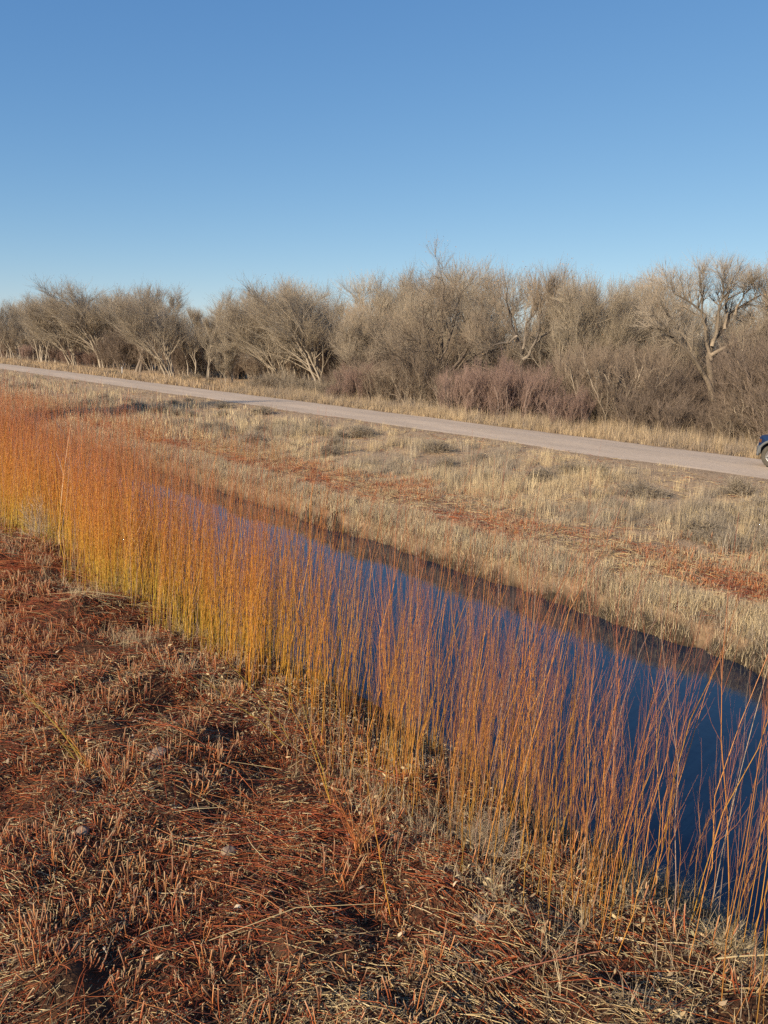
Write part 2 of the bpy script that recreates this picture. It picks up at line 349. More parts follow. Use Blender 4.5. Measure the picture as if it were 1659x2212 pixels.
# leaves and wood chips (curled flakes)
def leaves(name, label, seed, n, u0, u1, v0, v1, size, cols, dens, mat_=M_leaf, lift=.03):
    r = rs(seed); u, v = strip(r, n, u0, u1, v0, v1); k = r.rand(n) < dens(u, v); u, v = u[k], v[k]; m = len(u)
    z = terrain(u, v)+r.uniform(.004, 1, m)*lift; d = dirs(r, m, -25, 40); s_ = norm(np.cross(d, dirs(r, m, 20, 90)))
    L_ = r.uniform(.5, 1.2, m)*size; nn = norm(np.cross(s_, d)); c0 = np.stack([u, v, z+.006], -1)
    t = np.array([0, .3, .65, 1.]); wv_ = np.array([.10, .9, .7, .04])*r.uniform(.10, .26, (m, 1)); cu = np.array([0, .22, .26, -.05])*r.uniform(-.8, 1.8, (m, 1))
    P = c0[:, None]+d[:, None]*(L_[:, None]*t)[..., None]+nn[:, None]*(L_[:, None]*cu)[..., None]*1.0
    col = pick(r, cols, m, .25)
    g = Geo(); g.ribbons(P, L_[:, None]*wv_, s_, np.repeat(col[:, None], 4, 1))
    return tag(g.build(name, mat_), label, 'leaf litter', kind='stuff')
leaves('fallen_leaves', 'curled pale dead leaves scattered among the cut stems', 91, 1500, -.5, 5.4, 1, 9, .05, [(.42, .32, .22), (.5, .40, .28), (.28, .2, .14), (.36, .25, .15)], lambda u, v: np.clip((fbm(u*2, v*2, 92, 2)-.35)*3, .15, 1))
leaves('bank_leaf_litter', 'crumpled tan weed leaves on the near bank under the willows', 93, 9000, 3.3, 6.05, .6, 8, .04, [(.40, .29, .16), (.32, .24, .14), (.24, .17, .10), (.46, .36, .2), (.30, .26, .14)], lambda u, v: np.clip((fbm(u*2, v*2, 94, 2)-.3)*3, .1, 1), lift=.13)

def stub_clump(seed, big=1.0):
    r = rs(seed); g = Geo(); n = r.randint(3, 12); a = r.uniform(0, 2*PI, n); q = r.rand(n)**.6*.10*big
    b0 = np.stack([np.cos(a)*q, np.sin(a)*q, np.full(n, -.03)], -1)
    h = r.uniform(.04, .17, n)*big*r.choice([.6, 1, 1.3])
    d = norm(np.stack([np.cos(a)*.35*q/.09+r.normal(0, .16, n), np.sin(a)*.35*q/.09+r.normal(0, .16, n), np.ones(n)], -1))
    P = np.stack([b0, b0+d*(h*.5+.03)[:, None], b0+d*(h+.03)[:, None], b0+d*(h+.034)[:, None]], 1); P[:, 1, :2] += r.normal(0, .005, (n, 2))
    rr = r.uniform(.0025, .0046, n)
    c = pick(r, [(.32, .085, .03), (.42, .15, .045), (.20, .055, .025), (.36, .19, .085), (.26, .09, .04)], n, .35); ct = pick(r, [(.60, .46, .28), (.50, .37, .22)], n, .12)
    cc = np.stack([c*.7, c, c*.6+ct*.4, ct], 1)
    g.tubes(P, rr[:, None]*np.array([1.1, 1, 1, .35]), cc, 5)
    root = np.stack([np.zeros((n, 3))+np.array([0, 0, -.045]), b0], 1); g.tubes(root, np.full((n, 2), .004), np.repeat(c[:, None]*.6, 2, 1), 4)   # shared root crown
    # frayed tips
    own = r.randint(0, n, n); Dn = norm(d[own]+r.normal(0, .5, (n, 3))); O = P[own, 2]
    g.tubes(np.stack([O, O+Dn*r.uniform(.01, .03, n)[:, None]], 1), np.array([.0018, .0006])[None].repeat(n, 0), np.repeat(ct[own][:, None], 2, 1), 3)
    # fibres at the foot
    m = 14; O = np.stack([r.normal(0, .06, m), r.normal(0, .06, m), np.full(m, -.01)], -1); D = dirs(r, m, 5, 60)
    ln = r.uniform(.04, .14, m)[:, None]
    g.tubes(np.stack([O, O+D*ln*.6, O+D*ln+np.array([0, 0, -.02])], 1), np.array([.0018, .0014, .0006])[None].repeat(m, 0), np.repeat(pick(r, RED+TAN, m)[:, None], 3, 1), 3)
    return g
NV = 26
stub_me = [stub_clump(300+i).mesh('stub_clump', M_veg) for i in range(NV)]
r = rs(17); u, v = strip(r, 4200, -1.2, 4.6, 1.2, 17)
dd_ = fbm(u*1.3, v*1.3, 101, 3); k = r.rand(len(u)) < np.clip((dd_-.42)*5, .05, 1)*np.interp(v, [1.2, 2.2, 4, 17], [.25, .5, .9, 1])
u, v = u[k], v[k]; z = terrain(u, v); vis = inview(u, v, z, -.005); dist = np.sqrt(u*u+v*v+11)
o_ = np.argsort(np.where(vis, dist, 1e9)); first = o_[:300]; restk = o_[300:]
for j in first:
    o = link('willow_stub_clump', stub_me[r.randint(NV)]); o.location = (u[j], v[j], z[j]); o.rotation_euler = (r.normal(0, .08), r.normal(0, .08), r.uniform(0, 6.28)); o.scale = (1, 1, r.uniform(.7, 1.25))
    tag(o, 'small clump of cut red-brown willow stubs with frayed tips on the near bank', 'stub clump', 'clumps of cut willow stubs on the near bank')
# the rest as one mesh
def merge(meshes, u, v, z, rr, smin, smax):
    g = Geo(); data = []
    for me in meshes:
        V = np.empty(len(me.vertices)*3, np.float32); me.vertices.foreach_get('co', V); F = np.empty(len(me.loops), np.int32); me.loops.foreach_get('vertex_index', F)
        cc = np.empty(len(me.vertices)*4, np.float32); me.attributes['tint'].data.foreach_get('color', cc)
        data.append((V.reshape(-1, 3), F.reshape(-1, 4), cc.reshape(-1, 4)[:, :3]))
    for i in range(len(u)):
        V, F, cc = data[rr.randint(len(data))]; a = rr.uniform(0, 6.28); s = rr.uniform(smin, smax); ca, sa = math.cos(a)*s, math.sin(a)*s
        g.add(np.stack([V[:, 0]*ca-V[:, 1]*sa+u[i], V[:, 0]*sa+V[:, 1]*ca+v[i], V[:, 2]*s+z[i]], -1), F, cc*rr.uniform(.8, 1.2))
    return g
tag(merge(stub_me, u[restk], v[restk], z[restk], r, .8, 1.15).build('willow_stubble', M_veg), 'carpet of short cut willow stubble receding along the near bank', 'stubble', kind='stuff')

# grass blades -------------------------------------------------------
def grass(name, label, seed, u, v, h, cols, wd=.004, lean=.35, K=4, cat='grass', jit=.2, tipd=1.0):
    r = rs(seed); m = len(u); z = terrain(u, v); a = r.uniform(0, 2*PI, m); ln = np.abs(r.normal(0, lean, m))
    d = np.stack([np.cos(a), np.sin(a)], -1); t = np.linspace(0, 1, K)
    P = np.zeros((m, K, 3)); P[:, :, :2] = np.stack([u, v], -1)[:, None]+d[:, None]*(h*ln)[:, None, None]*(t**1.7)[None, :, None]
    P[:, :, 2] = z[:, None]-.02+(h*np.sqrt(np.clip(1-.55*ln**2, .15, 1)))[:, None]*t[None]
    a2 = a+PI/2+r.normal(0, .8, m); S = np.stack([np.cos(a2), np.sin(a2), np.zeros(m)], -1)
    W = (r.uniform(.6, 1.3, m)*wd/2)[:, None]*np.array([1, .95, .7, .15] if K == 4 else np.linspace(1, .15, K))
    c = pick(r, cols, m, jit) if not isinstance(cols, np.ndarray) else cols*r.uniform(1-jit, 1+jit, (m, 1))
    cc = c[:, None]*np.linspace(.92, 1.05, K)[None, :, None]
    g = Geo(); g.ribbons(P, W, S, np.clip(cc, 0, 1)); return tag(g.build(name, M_veg), label, cat, kind='stuff')
def tufted(r, n, u0, u1, v0, v1, per, rad, dens):
    cu, cv = strip(r, n, u0, u1, v0, v1); k = r.rand(n) < dens(cu, cv); cu, cv = cu[k], cv[k]
    own = np.repeat(np.arange(len(cu)), per); m = len(own)
    return cu[own]+r.normal(0, rad, m), cv[own]+r.normal(0, rad, m), own, cu, cv
STR = np.array([(.56, .44, .26), (.48, .37, .22), (.62, .50, .31), (.42, .33, .21), (.36, .28, .19)])
SAG = np.array([(.30, .25, .19), (.24, .20, .15), (.35, .295, .225)])
def by_tuft(r, own, nt, g_frac_fn, cu, cv):
    q = r.rand(nt) < g_frac_fn(cu, cv); c = np.where(q[:, None], SAG[r.randint(0, 3, nt)], STR[r.randint(0, 5, nt)])*r.uniform(.85, 1.15, (nt, 1)); return c[own]
# main slope grass, far bank
r = rs(111)
def slope_d(u, v):
    q = fbm(u*.45, v*.45, 112, 3)
    return np.clip((q-.36)*4.5, .04, 1)*np.interp(u, [15.5, 17, 21.5, 23.2, 25.1], [.5, 1, .95, .35, .10])
u, v, own, cu, cv = tufted(r, 5200, 15.6, 25.1, 1, 34, 38, .10, slope_d)
hh = np.abs(r.normal(.34, .13, len(cu)))*np.clip(.45+1.1*fbm(cu*.5, cv*.5, 113, 2), .5, 1.4)*np.interp(cu, [15.6, 21, 25], [.85, 1.1, .45])
gcol = by_tuft(r, own, len(cu), lambda a, b: np.clip((fbm(a*.4, b*.4, 114, 3)-.42)*4, .05, .75), cu, cv)
grass('slope_grass', 'dry straw-coloured grass tufts on the far slope below the road', 115, u, v, hh[own]*r.uniform(.5, 1.15, len(u)), gcol, .0055, .3)
u, v, own, cu, cv = tufted(r, 5200, 15.6, 25.1, 34, 110, 12, .16, slope_d)
hh = np.abs(r.normal(.4, .14, len(cu)))*np.interp(cu, [15.6, 21, 25], [.95, 1, .45]); gcol = by_tuft(r, own, len(cu), lambda a, b: .35+0*a, cu, cv)
grass('distant_slope_grass', 'distant dry grass on the far slope toward the left of the picture', 116, u, v, hh[own]*r.uniform(.5, 1.15, len(u)), gcol, .016, .3)
# bench: short trampled straw, red litter
u, v, own, cu, cv = tufted(r, 5200, 12.1, 17.5, 1, 32, 26, .09, lambda a, b: np.clip((fbm(a*.9, b*.9, 117, 3)-.3)*3, .1, 1))
hh = np.abs(r.normal(.15, .06, len(cu)))*np.interp(cu, [12, 13.2, 14, 17], [1.5, 1.2, .75, 1]); gcol = by_tuft(r, own, len(cu), lambda a, b: .22+0*a, cu, cv)
grass('bench_grass', 'short pale mown grass on the far bank beside the canal', 118, u, v, hh[own]*r.uniform(.5, 1.2, len(u)), gcol, .0055, .8)
u, v, own, cu, cv = tufted(r, 2600, 12.1, 17.5, 32, 90, 12, .16, lambda a, b: np.clip((fbm(a*.9, b*.9, 119, 3)-.3)*3, .1, 1))
grass('distant_bench_grass', 'distant pale grass on the far bank at the left of the picture', 120, u, v, np.abs(r.normal(.32, .14, len(u))), by_tuft(r, own, len(cu), lambda a, b: .1+0*a, cu, cv), .016, .4)
# drooping fringe at the far water line
u, v, own, cu, cv = tufted(r, 6500, 12.06, 13.3, .5, 42, 36, .07, lambda a, b: np.clip((fbm(a*.9, b*1.1, 121, 3)-.18)*3.2, .25, 1))
ue_ = u; u = u-far_wobble(v); cu = cu-far_wobble(cv)
grass('canal_edge_grass', 'tangled pale grass overhanging the far water line', 122, u, v, r.uniform(.06, .30, len(u))*np.interp(ue_, [12.05, 12.3], [.5, 1]), by_tuft(r, own, len(cu), lambda a, b: .35+0*a, cu, cv), .006, .9)
redfar = lambda u, v: np.clip(.12+.88*np.exp(-((u-14.0)/1.35)**2)*np.clip((fbm(u*.9+3, v*.45, 123, 3)-.37)*5, 0, 1), 0, 1)
litter('far_bank_litter', 'red and tan cut stems strewn on the bench across the canal', 124, 46000, 12.5, 18.5, 1, 34, .05, .40, .005, .011, redfar, lambda u, v: np.clip(.30+1.3*np.exp(-((u-14.2)/1.3)**2)+(fbm(u*.7, v*.7, 125, 2)-.5)*1.3, .05, 1), tilt=22, lift=.06)
litter('distant_bank_litter', 'reddish cut stems on the far bank toward the left distance', 126, 14000, 12.5, 18, 34, 80, .1, .7, .012, .026, redfar, lambda u, v: np.clip(.30+1.0*np.exp(-((u-14.2)/1.3)**2), .05, 1), tilt=22, lift=.06)
# far-bank stubs
u, v = strip(r, 2600, 12.7, 17.3, 2, 26); k = r.rand(len(u)) < np.clip((fbm(u*1., v*.8, 127, 3)-.42)*5, .03, 1); u, v = u[k], v[k]
tag(merge(stub_me, u, v, terrain(u, v), r, .8, 1.3).build('far_bank_stubble', M_veg), 'short orange and tan stubble standing on the far canal bench', 'stubble', kind='stuff')
# slope ground litter, small dark scraps on the dirt shoulder
litter('shoulder_scraps', 'dark dry plant scraps on the bare dirt shoulder below the road', 128, 15000, 17, 25.4, 3, 60, .05, .35, .006, .014, lambda u, v: .25+0*u, lambda u, v: np.clip((fbm(u*.6, v*.5, 129, 3)-.35)*3, .08, 1), tilt=18, lift=.04)
# verge beyond the road
def verge_d(u, v): return np.clip((fbm(u*.5, v*.25, 131, 3)-.30)*4, .1, 1)
u, v, own, cu, cv = tufted(r, 7500, 30.9, 36.5, 6, 60, 22, .12, verge_d)
hh = np.abs(r.normal(.54, .18, len(cu)))*np.interp(cu, [30.9, 31.6, 33, 36], [.5, .9, 1.3, 1.5])
grass('verge_grass', 'tall pale grass on the verge between road and brush', 132, u, v, hh[own]*r.uniform(.45, 1.1, len(u)), by_tuft(r, own, len(cu), lambda a, b: np.clip(.30+.12*(a-31)/3+(fbm(a*.3, b*.2, 136, 2)-.5), 0, .8), cu, cv)*np.array([.84, .80, .80]), .009, .22)
u, v, own, cu, cv = tufted(r, 9000, 30.9, 41, 60, 190, 12, .25, verge_d)
hh = np.abs(r.normal(.48, .2, len(cu))); gc = by_tuft(r, own, len(cu), lambda a, b: .35+0*a, cu, cv)*np.array([.9, .82, .78])
grass('distant_verge_grass', 'distant brownish grass on the verge at the foot of the left trees', 133, u, v, hh[own]*r.uniform(.45, 1.1, len(u)), gc, .03, .25)
# near bank grasses at the willow feet
u, v, own, cu, cv = tufted(r, 1500, 3.2, 5.9, .6, 16, 30, .045, lambda a, b: np.clip((fbm(a*1.6, b*1.3, 134, 3)-.42)*4, .02, 1)*np.interp(b, [.6, 5, 16], [1, .7, .5]))
grass('bank_weeds', 'short dry tan weeds among the feet of the near willows', 135, u, v, np.abs(r.normal(.17, .07, len(u))), [(.40, .30, .18), (.30, .23, .14), (.48, .38, .23), (.33, .26, .19)], .0035, .8)

# ------------------------------------------------------------------ single plants on the banks
def weed_bush(name, label, loc, R_, H_, n, cols, seed, cat, rad=.0022, group=None, flat=.5, me_only=False):
    r = rs(seed); g = Geo(); a = r.uniform(0, 2*PI, n); el = np.radians(r.uniform(8, 88, n)); O = np.stack([r.normal(0, R_*.18, n), r.normal(0, R_*.18, n), np.zeros(n)-.02], -1)
    D = np.stack([np.cos(a)*np.cos(el)*R_, np.sin(a)*np.cos(el)*R_, np.sin(el)*H_], -1)*r.uniform(.55, 1.05, (n, 1))
    t = np.array([0, .35, .7, 1.]); P = O[:, None]+D[:, None]*t[None, :, None]; P[:, 1:] += r.normal(0, R_*.05, (n, 3, 3)); P[:, 1, 2] += H_*.06
    col = pick(r, cols, n, .25); g.tubes(P, np.array([1, .8, .55, .25])*rad*np.ones((n, 1)), np.repeat(col[:, None], 4, 1), 3)
    m = n*7; own = r.randint(0, n, m); k = r.randint(1, 3, m); f = r.rand(m)[:, None]; O2 = P[own, k]*(1-f)+P[own, k+1]*f
    d2 = norm(norm(P[own, k+1]-P[own, k])+norm(r.normal(0, 1, (m, 3)))*.8); ln = r.uniform(.12, .34, m)[:, None]*R_
    P2 = np.stack([O2, O2+d2*ln*.5+r.normal(0, .02*R_, (m, 3)), O2+d2*ln], 1)
    P2[:, :, 2] = np.maximum(P2[:, :, 2], .003)
    g.tubes(P2, np.array([.55, .45, .25])*rad*np.ones((m, 1)), np.repeat(col[own][:, None], 3, 1)*1.05, 3)
    me = g.mesh(name, M_twig)
    if me_only: return me
    o = link(name, me); o.location = loc; return tag(o, label, cat, group)
PALE = [(.44, .35, .24), (.36, .28, .19), (.52, .43, .30)]
def at(u, v, dz=0): return (u, v, float(terrain(u, v))+dz)
weed_bush('tumbleweed', 'pale tangled dry weed at the foot of the willows, lower centre right', at(3.95, 3.62), .34, .30, 190, PALE, 141, 'weed')
weed_bush('tumbleweed', 'whitish feathery dry weed before the willows at the left edge', at(4.1, 14.6), .42, .75, 110, [(.52, .42, .32), (.44, .35, .26)], 142, 'weed', rad=.0035)
weed_bush('tumbleweed', 'flat tan dry weed in the bottom right corner', at(4.45, 2.05), .30, .14, 120, [(.42, .33, .19), (.5, .4, .24)], 145, 'weed')

def reed(name, label, loc, H_, lean, seed, col=(.66, .50, .32), rad=.004, cat='reed', leafy=6, r0=None):
    r = rs(seed); t = np.linspace(0, 1, 8); P = np.zeros((1, 8, 3)); P[0, :, 0] = lean[0]*(t**1.5); P[0, :, 1] = lean[1]*(t**1.5); P[0, :, 2] = H_*t-.02
    g = Geo(); g.tubes(P, (rad*(1-.6*t))[None], np.array(col)*np.ones((1, 8, 3)), 5)
    for q in range(leafy):
        k = r.randint(2, 7); a = r.uniform(0, 6.28); d = np.array([math.cos(a), math.sin(a), 1.6]); ln = r.uniform(.1, .3); O = P[0, k]
        g.ribbons(np.array([[O, O+d*ln*.4, O+d*ln*.8+np.array([0, 0, -.02]), O+d*ln-np.array([0, 0, .05])]]), np.array([[.004, .005, .004, .001]]), norm(np.cross(d, [0, 0, 1.]))[None], np.array(col)*1.02*np.ones((1, 4, 3)))
    o = g.build(name, M_veg); o.location = loc; return tag(o, label, cat)
reed('dead_reed', 'tall pale dead reed stalk rising out of the red willows at the left', at(4.2, 13.9), 2.05, (.25, -.05), 151, (.74, .54, .34), .007)
reed('dead_reed', 'shorter pale reed stalk just right of the tall one at the left', at(4.4, 11.3), 1.55, (.12, 0), 152, (.70, .50, .30), .006)
reed('dead_reed', 'thin pale leaning reed standing before the blue water on the right', at(5.1, 2.55), 2.2, (.25, -.1), 153, (.46, .34, .23), .0038, leafy=0)
def lying(name, label, pts, rad, col, cat='branch', side=0, seed=0, mt=None):
    P = np.array([[*p] for p in pts], float)
    for p in P: p[2] += float(terrain(p[0], p[1]))
    K = 12; tt = np.linspace(0, len(P)-1, K); Q = np.stack([np.interp(tt, np.arange(len(P)), P[:, i]) for i in range(3)], -1)
    r = rs(seed); Q[1:-1] += r.normal(0, .004, (K-2, 3)); c0 = Q[0].copy(); g = Geo()
    g.tubes((Q-c0)[None], (rad*np.linspace(1, .45, K))[None], np.array(col)*r.uniform(.85, 1.1, (1, K, 1)), 6)
    for j in range(side):
        k = r.randint(2, K-1); d = norm((Q[k]-Q[k-1])+r.normal(0, .04, 3)+np.array([0, 0, .02])); ln = r.uniform(.06, .22); O = Q[k]-c0
        g.tubes(np.array([[O, O+d*ln*.5, O+d*ln]]), np.array([[.5, .35, .15]])*rad, np.array(col)*np.ones((1, 3, 3)), 4)
    o = g.build(name, mt or M_veg); o.location = c0; return tag(o, label, cat)
lying('dead_reed', 'thick pale broken reed arching over the bank in the bottom right corner', [(4.05, 1.95, .16), (4.25, 1.80, .22), (4.5, 1.62, .2), (4.75, 1.40, .12), (5.0, 1.2, .0)], .0055, (.55, .42, .22), 'reed', 0, 1)
lying('dead_reed', 'second pale reed crossing below the broken one in the bottom right corner', [(4.35, 1.75, .14), (4.55, 1.50, .10), (4.75, 1.25, .03)], .006, (.62, .5, .29), 'reed', 0, 2)
lying('cut_branch', 'straight pale twig lying beside the rock on the near bank', [(2.15, 4.72, .03), (2.5, 4.58, .05)], .005, (.66, .52, .30), 'branch', 0, 3)
lying('cut_branch', 'thin curved straw-coloured twig on the soil left of the rock', [(1.65, 4.4, .02), (1.8, 4.42, .06), (2.0, 4.25, .03)], .004, (.64, .50, .30), 'branch', 1, 5)
lying('cut_branch', 'reddish bent stick on the bank right of bottom centre', [(2.9, 2.6, .03), (3.15, 2.5, .14), (3.45, 2.3, .18)], .005, (.30, .12, .07), 'branch', 3, 6)
def shoots(label, loc, tips, h, seed, cols=((.42, .30, .05), (.46, .22, .04))):
    g = Geo(); r = rs(seed); K = 6; t = np.linspace(0, 1, K)
    for (du, dv, dh) in tips:  # one polyline per shoot
        P = np.zeros((1, K, 3)); P[0, :, 0] = du*t**1.2; P[0, :, 1] = dv*t**1.2; P[0, :, 2] = dh*t-.02; P[0, 1:, :2] += r.normal(0, .008, (K-1, 2)); P[0, :, :2] += r.normal(0, .02, 2)
        c = np.array(cols[r.randint(len(cols))])*r.uniform(.8, 1.15); g.tubes(P, (.0042*(1-.75*t))[None], c*np.ones((1, K, 3)), 4)
        for q in range(5):
            k = r.randint(1, K-1); d = norm(norm(P[0, k]-P[0, k-1])+r.normal(0, .35, 3)); ln = r.uniform(.06, .2)
            g.tubes(np.array([[P[0, k], P[0, k]+d*ln]]), np.array([[.0017, .0007]]), c*.9*np.ones((1, 2, 3)), 3)
    o = g.build('willow_shoot', M_willow); o.location = loc; return tag(o, label, 'willow')
shoots('yellow-green willow sprig leaning left alone on the cut ground', at(1.98, 6.0), [(-.38, .42, .62), (-.42, .48, .72), (-.30, .40, .55), (-.2, .2, .3), (-.46, .55, .8)], .8, 161)
shoots('long yellow willow shoot leaning left out over the cut ground in the middle', at(3.65, 5.75), [(-.55, .75, 1.0), (-.75, .3, .75)], 1, 162)
shoots('single golden willow shoot leaning left before the tangled weed', at(2.9, 3.4), [(-.08, .28, 1.05)], 1, 163)
shoots('pair of thin shoots leaning over the litter below the orange stand', at(3.25, 4.5), [(-.3, .4, 1.05), (-.12, .3, .85)], 1, 164)
shoots('short fan of red-brown willow sprigs in the cut ground, centre', at(3.05, 3.95), [(.05*math.cos(i*2.4)*4, .05*math.sin(i*2.4)*4, .30+.05*(i % 5)) for i in range(22)], .5, 165, ((.42, .15, .05), (.36, .11, .05), (.46, .24, .09)))

M_rock = mat('rock', (.27, .19, .135), .9, spec=.15, var=.3, nscale=14, bump=.02, bscale=20)
def rock(label, loc, s, seed):
    bm = bmesh.new(); bmesh.ops.create_icosphere(bm, subdivisions=3, radius=1); r = rs(seed); o3 = r.uniform(0, 50, 3)
    for vv in bm.verts:
        p = vv.co; f = 1+.5*(float(fbm(p.x*1.3+o3[0], p.y*1.3+p.z*1.7+o3[1], seed, 3))-.5); vv.co = Vector((p.x*s[0]*f, p.y*s[1]*f, p.z*s[2]*f))
    me = bpy.data.meshes.new('rock'); bm.to_mesh(me); bm.free(); me.materials.append(M_rock)
    o = link('rock', me); o.location = loc; o.rotation_euler = (.2, .1, seed); return tag(o, label, 'rock')
rock('rounded grey-brown rock in a dark hollow of the cut bank, lower left of centre', at(2.36, 4.47, .03), (.06, .045, .04), 3)
rock('broad flat earth-coloured stone among the stubs above the rounded rock', at(2.45, 5.85, .01), (.10, .08, .04), 4)
rock('small grey pebble in the litter left of the dense stems, lower right', at(3.3, 3.05, .02), (.04, .03, .025), 5)
rock('small pale stone near the left edge of the picture', at(1.62, 5.1, .02), (.045, .04, .025), 6)

# ------------------------------------------------------------------ trees
def resample(P, R, K):
    P = np.asarray(P, float); s = np.r_[0, np.cumsum(np.linalg.norm(np.diff(P, axis=0), axis=1))]; s /= s[-1]; t = np.linspace(0, 1, K)
    return np.stack([np.interp(t, s, P[:, i]) for i in range(3)], -1), np.interp(t, s, R)
def gen_tree(seed, skel, cfg):
    """skel: list of (points, r0, r1); returns (trunk Geo, crown Geo) in metres"""
    r = rs(seed); K = 6; lv = [[] for _ in range(5)]
    def perp(d):
        a = norm(r.normal(0, 1, 3)); a = a-d*(a@d); return norm(a)
    def grow(P, R, L_, level):
        lv[level].append((P, R))
        if level >= cfg['max']: return
        n = cfg['n'][level]; n = max(1, int(round(n*r.uniform(.75, 1.25))))
        for i in range(n):
            t = cfg['t0'][level]+(1-cfg['t0'][level])*((i+r.rand())/n); k = min(int(t*(K-1)), K-2); f = t*(K-1)-k
            O = P[k]*(1-f)+P[k+1]*f; Tn = norm(P[k+1]-P[k]); ang = math.radians(r.uniform(*cfg['ang']))
            d = norm(Tn*math.cos(ang)+perp(Tn)*math.sin(ang)+np.array([0, 0, cfg['up']*r.uniform(.3, 1.2)])+np.array(cfg.get('bias', (0, 0, 0))))
            ln = L_*cfg['ratio']*(1.15-.55*t)*r.uniform(.6, 1.25); r0 = min((R[k]*(1-f)+R[k+1]*f)*.75, cfg['rmax'][level+1]*r.uniform(.7, 1.1))
            Q = [O]; dd = d.copy()
            for s in range(K-1):
                dd = norm(dd+r.normal(0, cfg['wob'], 3)+np.array([0, 0, cfg['up']*.22])); Q.append(Q[-1]+dd*ln/(K-1))
            grow(np.array(Q), np.linspace(r0, r0*.35, K), ln, level+1)
    for pts, r0, r1 in skel:
        pts = np.array(pts, float); P, R = resample(pts, np.linspace(r0, r1, len(pts)), K*2-1)
        P[1:-1] += r.normal(0, .035, P[1:-1].shape)
        Ls = np.linalg.norm(np.diff(P, axis=0), axis=1).sum(); P6, R6 = resample(P, R, K)
        lv[0].append((P, R)); 
        # children from the stem
        sv_ = lv[0][:]; lv[0] = []; grow(P6, R6, min(Ls, cfg.get('lcap', 9)), 0); lv[0] = sv_
    tk, cr = Geo(), Geo()
    tc_ = np.array(cfg['trunk']); lc = np.array(cfg['limb']); wc = np.array(cfg['twig'])
    for P, R in lv[0]:
        q = np.linspace(0, 1, len(P))[None, :, None]; q = q**.4; c = tc_*(1-q)+lc*q; tk.tubes(P[None], R[None], c*r.uniform(.9, 1.1), 8)
    for L_i, sides, dst in ((1, 5, tk), (2, 4, cr), (3, 3, cr)):
        if lv[L_i]:
            P = np.array([a for a, b_ in lv[L_i]]); R = np.array([b_ for a, b_ in lv[L_i]]); n = len(P); mixv = r.rand(n, 1, 1)
            c = lc*(1-mixv*.5)+wc*mixv*.5; c = c*r.uniform(.75, 1.2, (n, 1, 1))*np.ones((n, K, 1)); dst.tubes(P, R, c, sides)
    src = lv[cfg['max']]+(lv[cfg['max']-1] if cfg['max'] > 1 else [])
    SP = np.array([a for a, b_ in src]); SR = np.array([b_ for a, b_ in src])
    def twigs(SP, SR, m, l0, l1, rad, ang0, ang1, up, Kt):
        own = r.randint(0, len(SP), m); KK = SP.shape[1]; t = r.uniform(.15, 1, m)*(KK-1); k = np.clip(t.astype(int), 0, KK-2); f = (t-k)[:, None]
        O = SP[own, k]*(1-f)+SP[own, k+1]*f; Tn = norm(SP[own, k+1]-SP[own, k]); pr = r.normal(0, 1, (m, 3)); pr = norm(pr-Tn*(pr*Tn).sum(1, keepdims=True))
        a = np.radians(r.uniform(ang0, ang1, m))[:, None]; d = norm(Tn*np.cos(a)+pr*np.sin(a)+np.array([0, 0, up])); ln = r.uniform(l0, l1, m)[:, None]
        Q = [O]; dd = d
        for s in range(Kt-1):
            dd = norm(dd+r.normal(0, .07, (m, 3))+np.array([0, 0, up*.35])); Q.append(Q[-1]+dd*ln/(Kt-1))
        return np.stack(Q, 1), (rad*np.linspace(1, .35, Kt))[None]*r.uniform(.7, 1.2, (m, 1))
    PA, RA = twigs(SP, SR, cfg['nA'], *cfg['lA'], cfg['rA'], 10, 34, cfg['up'], 4)
    ca = wc*r.uniform(.75, 1.25, (len(PA), 1, 1))*np.ones((1, 4, 1)); cr.tubes(PA, RA, ca, 3)
    PB, RB = twigs(PA, RA, cfg['nB'], *cfg['lB'], cfg['rB'], 10, 32, cfg['up'], 3)
    cb = wc*np.array(cfg.get('tiptint', (1, 1, 1)))*r.uniform(.75, 1.25, (len(PB), 1, 1))*np.ones((1, 3, 1)); cr.tubes(PB, RB, cb, 3)
    nl = cfg.get('leaves', 0)
    if nl:
        hi = PB[:, -1, 2]; pr = np.clip((hi-np.percentile(hi, 35))/(hi.max()-np.percentile(hi, 35)+1e-6), .02, 1)*np.clip((fbm(PB[:, -1, 0]*.8, PB[:, -1, 1]*.8+PB[:, -1, 2], seed, 2)-.38)*5, 0, 1); sel = r.choice(len(PB), nl, p=pr/pr.sum())
        O = PB[sel, -1]; d = dirs(r, nl, -80, 20); s_ = norm(np.cross(d, r.normal(0, 1, (nl, 3)))); sz = r.uniform(.03, .065, nl)
        P = O[:, None]+d[:, None]*(sz[:, None]*np.array([0, .5, 1]))[..., None]
        cr.ribbons(P, sz[:, None]*np.array([.1, .42, .08]), s_, np.repeat(pick(r, cfg['leafc'], nl, .3)[:, None], 3, 1), 1)
    return tk, cr
def stems(seed, n, H_, lean, spread, r0, base=.25, curve=1.6):
    r = rs(seed); out = []
    for i in range(n):
        a = r.uniform(0, 2*PI); e = np.array([lean[0]+math.cos(a)*spread*r.uniform(.3, 1), lean[1]+math.sin(a)*spread*r.uniform(.3, 1)])*H_
        h = H_*r.uniform(.72, 1); b0 = r.normal(0, base, 2); t = np.linspace(0, 1, 7)
        pts = np.stack([b0[0]+e[0]*t**curve, b0[1]+e[1]*t**curve, h*t*.92-.15], -1)
        out.append((pts, r0*r.uniform(.6, 1.1), .03))
    return out
WHT = (.43, .365, .29); GRYB = (.24, .20, .165); DKB = (.14, .115, .095)
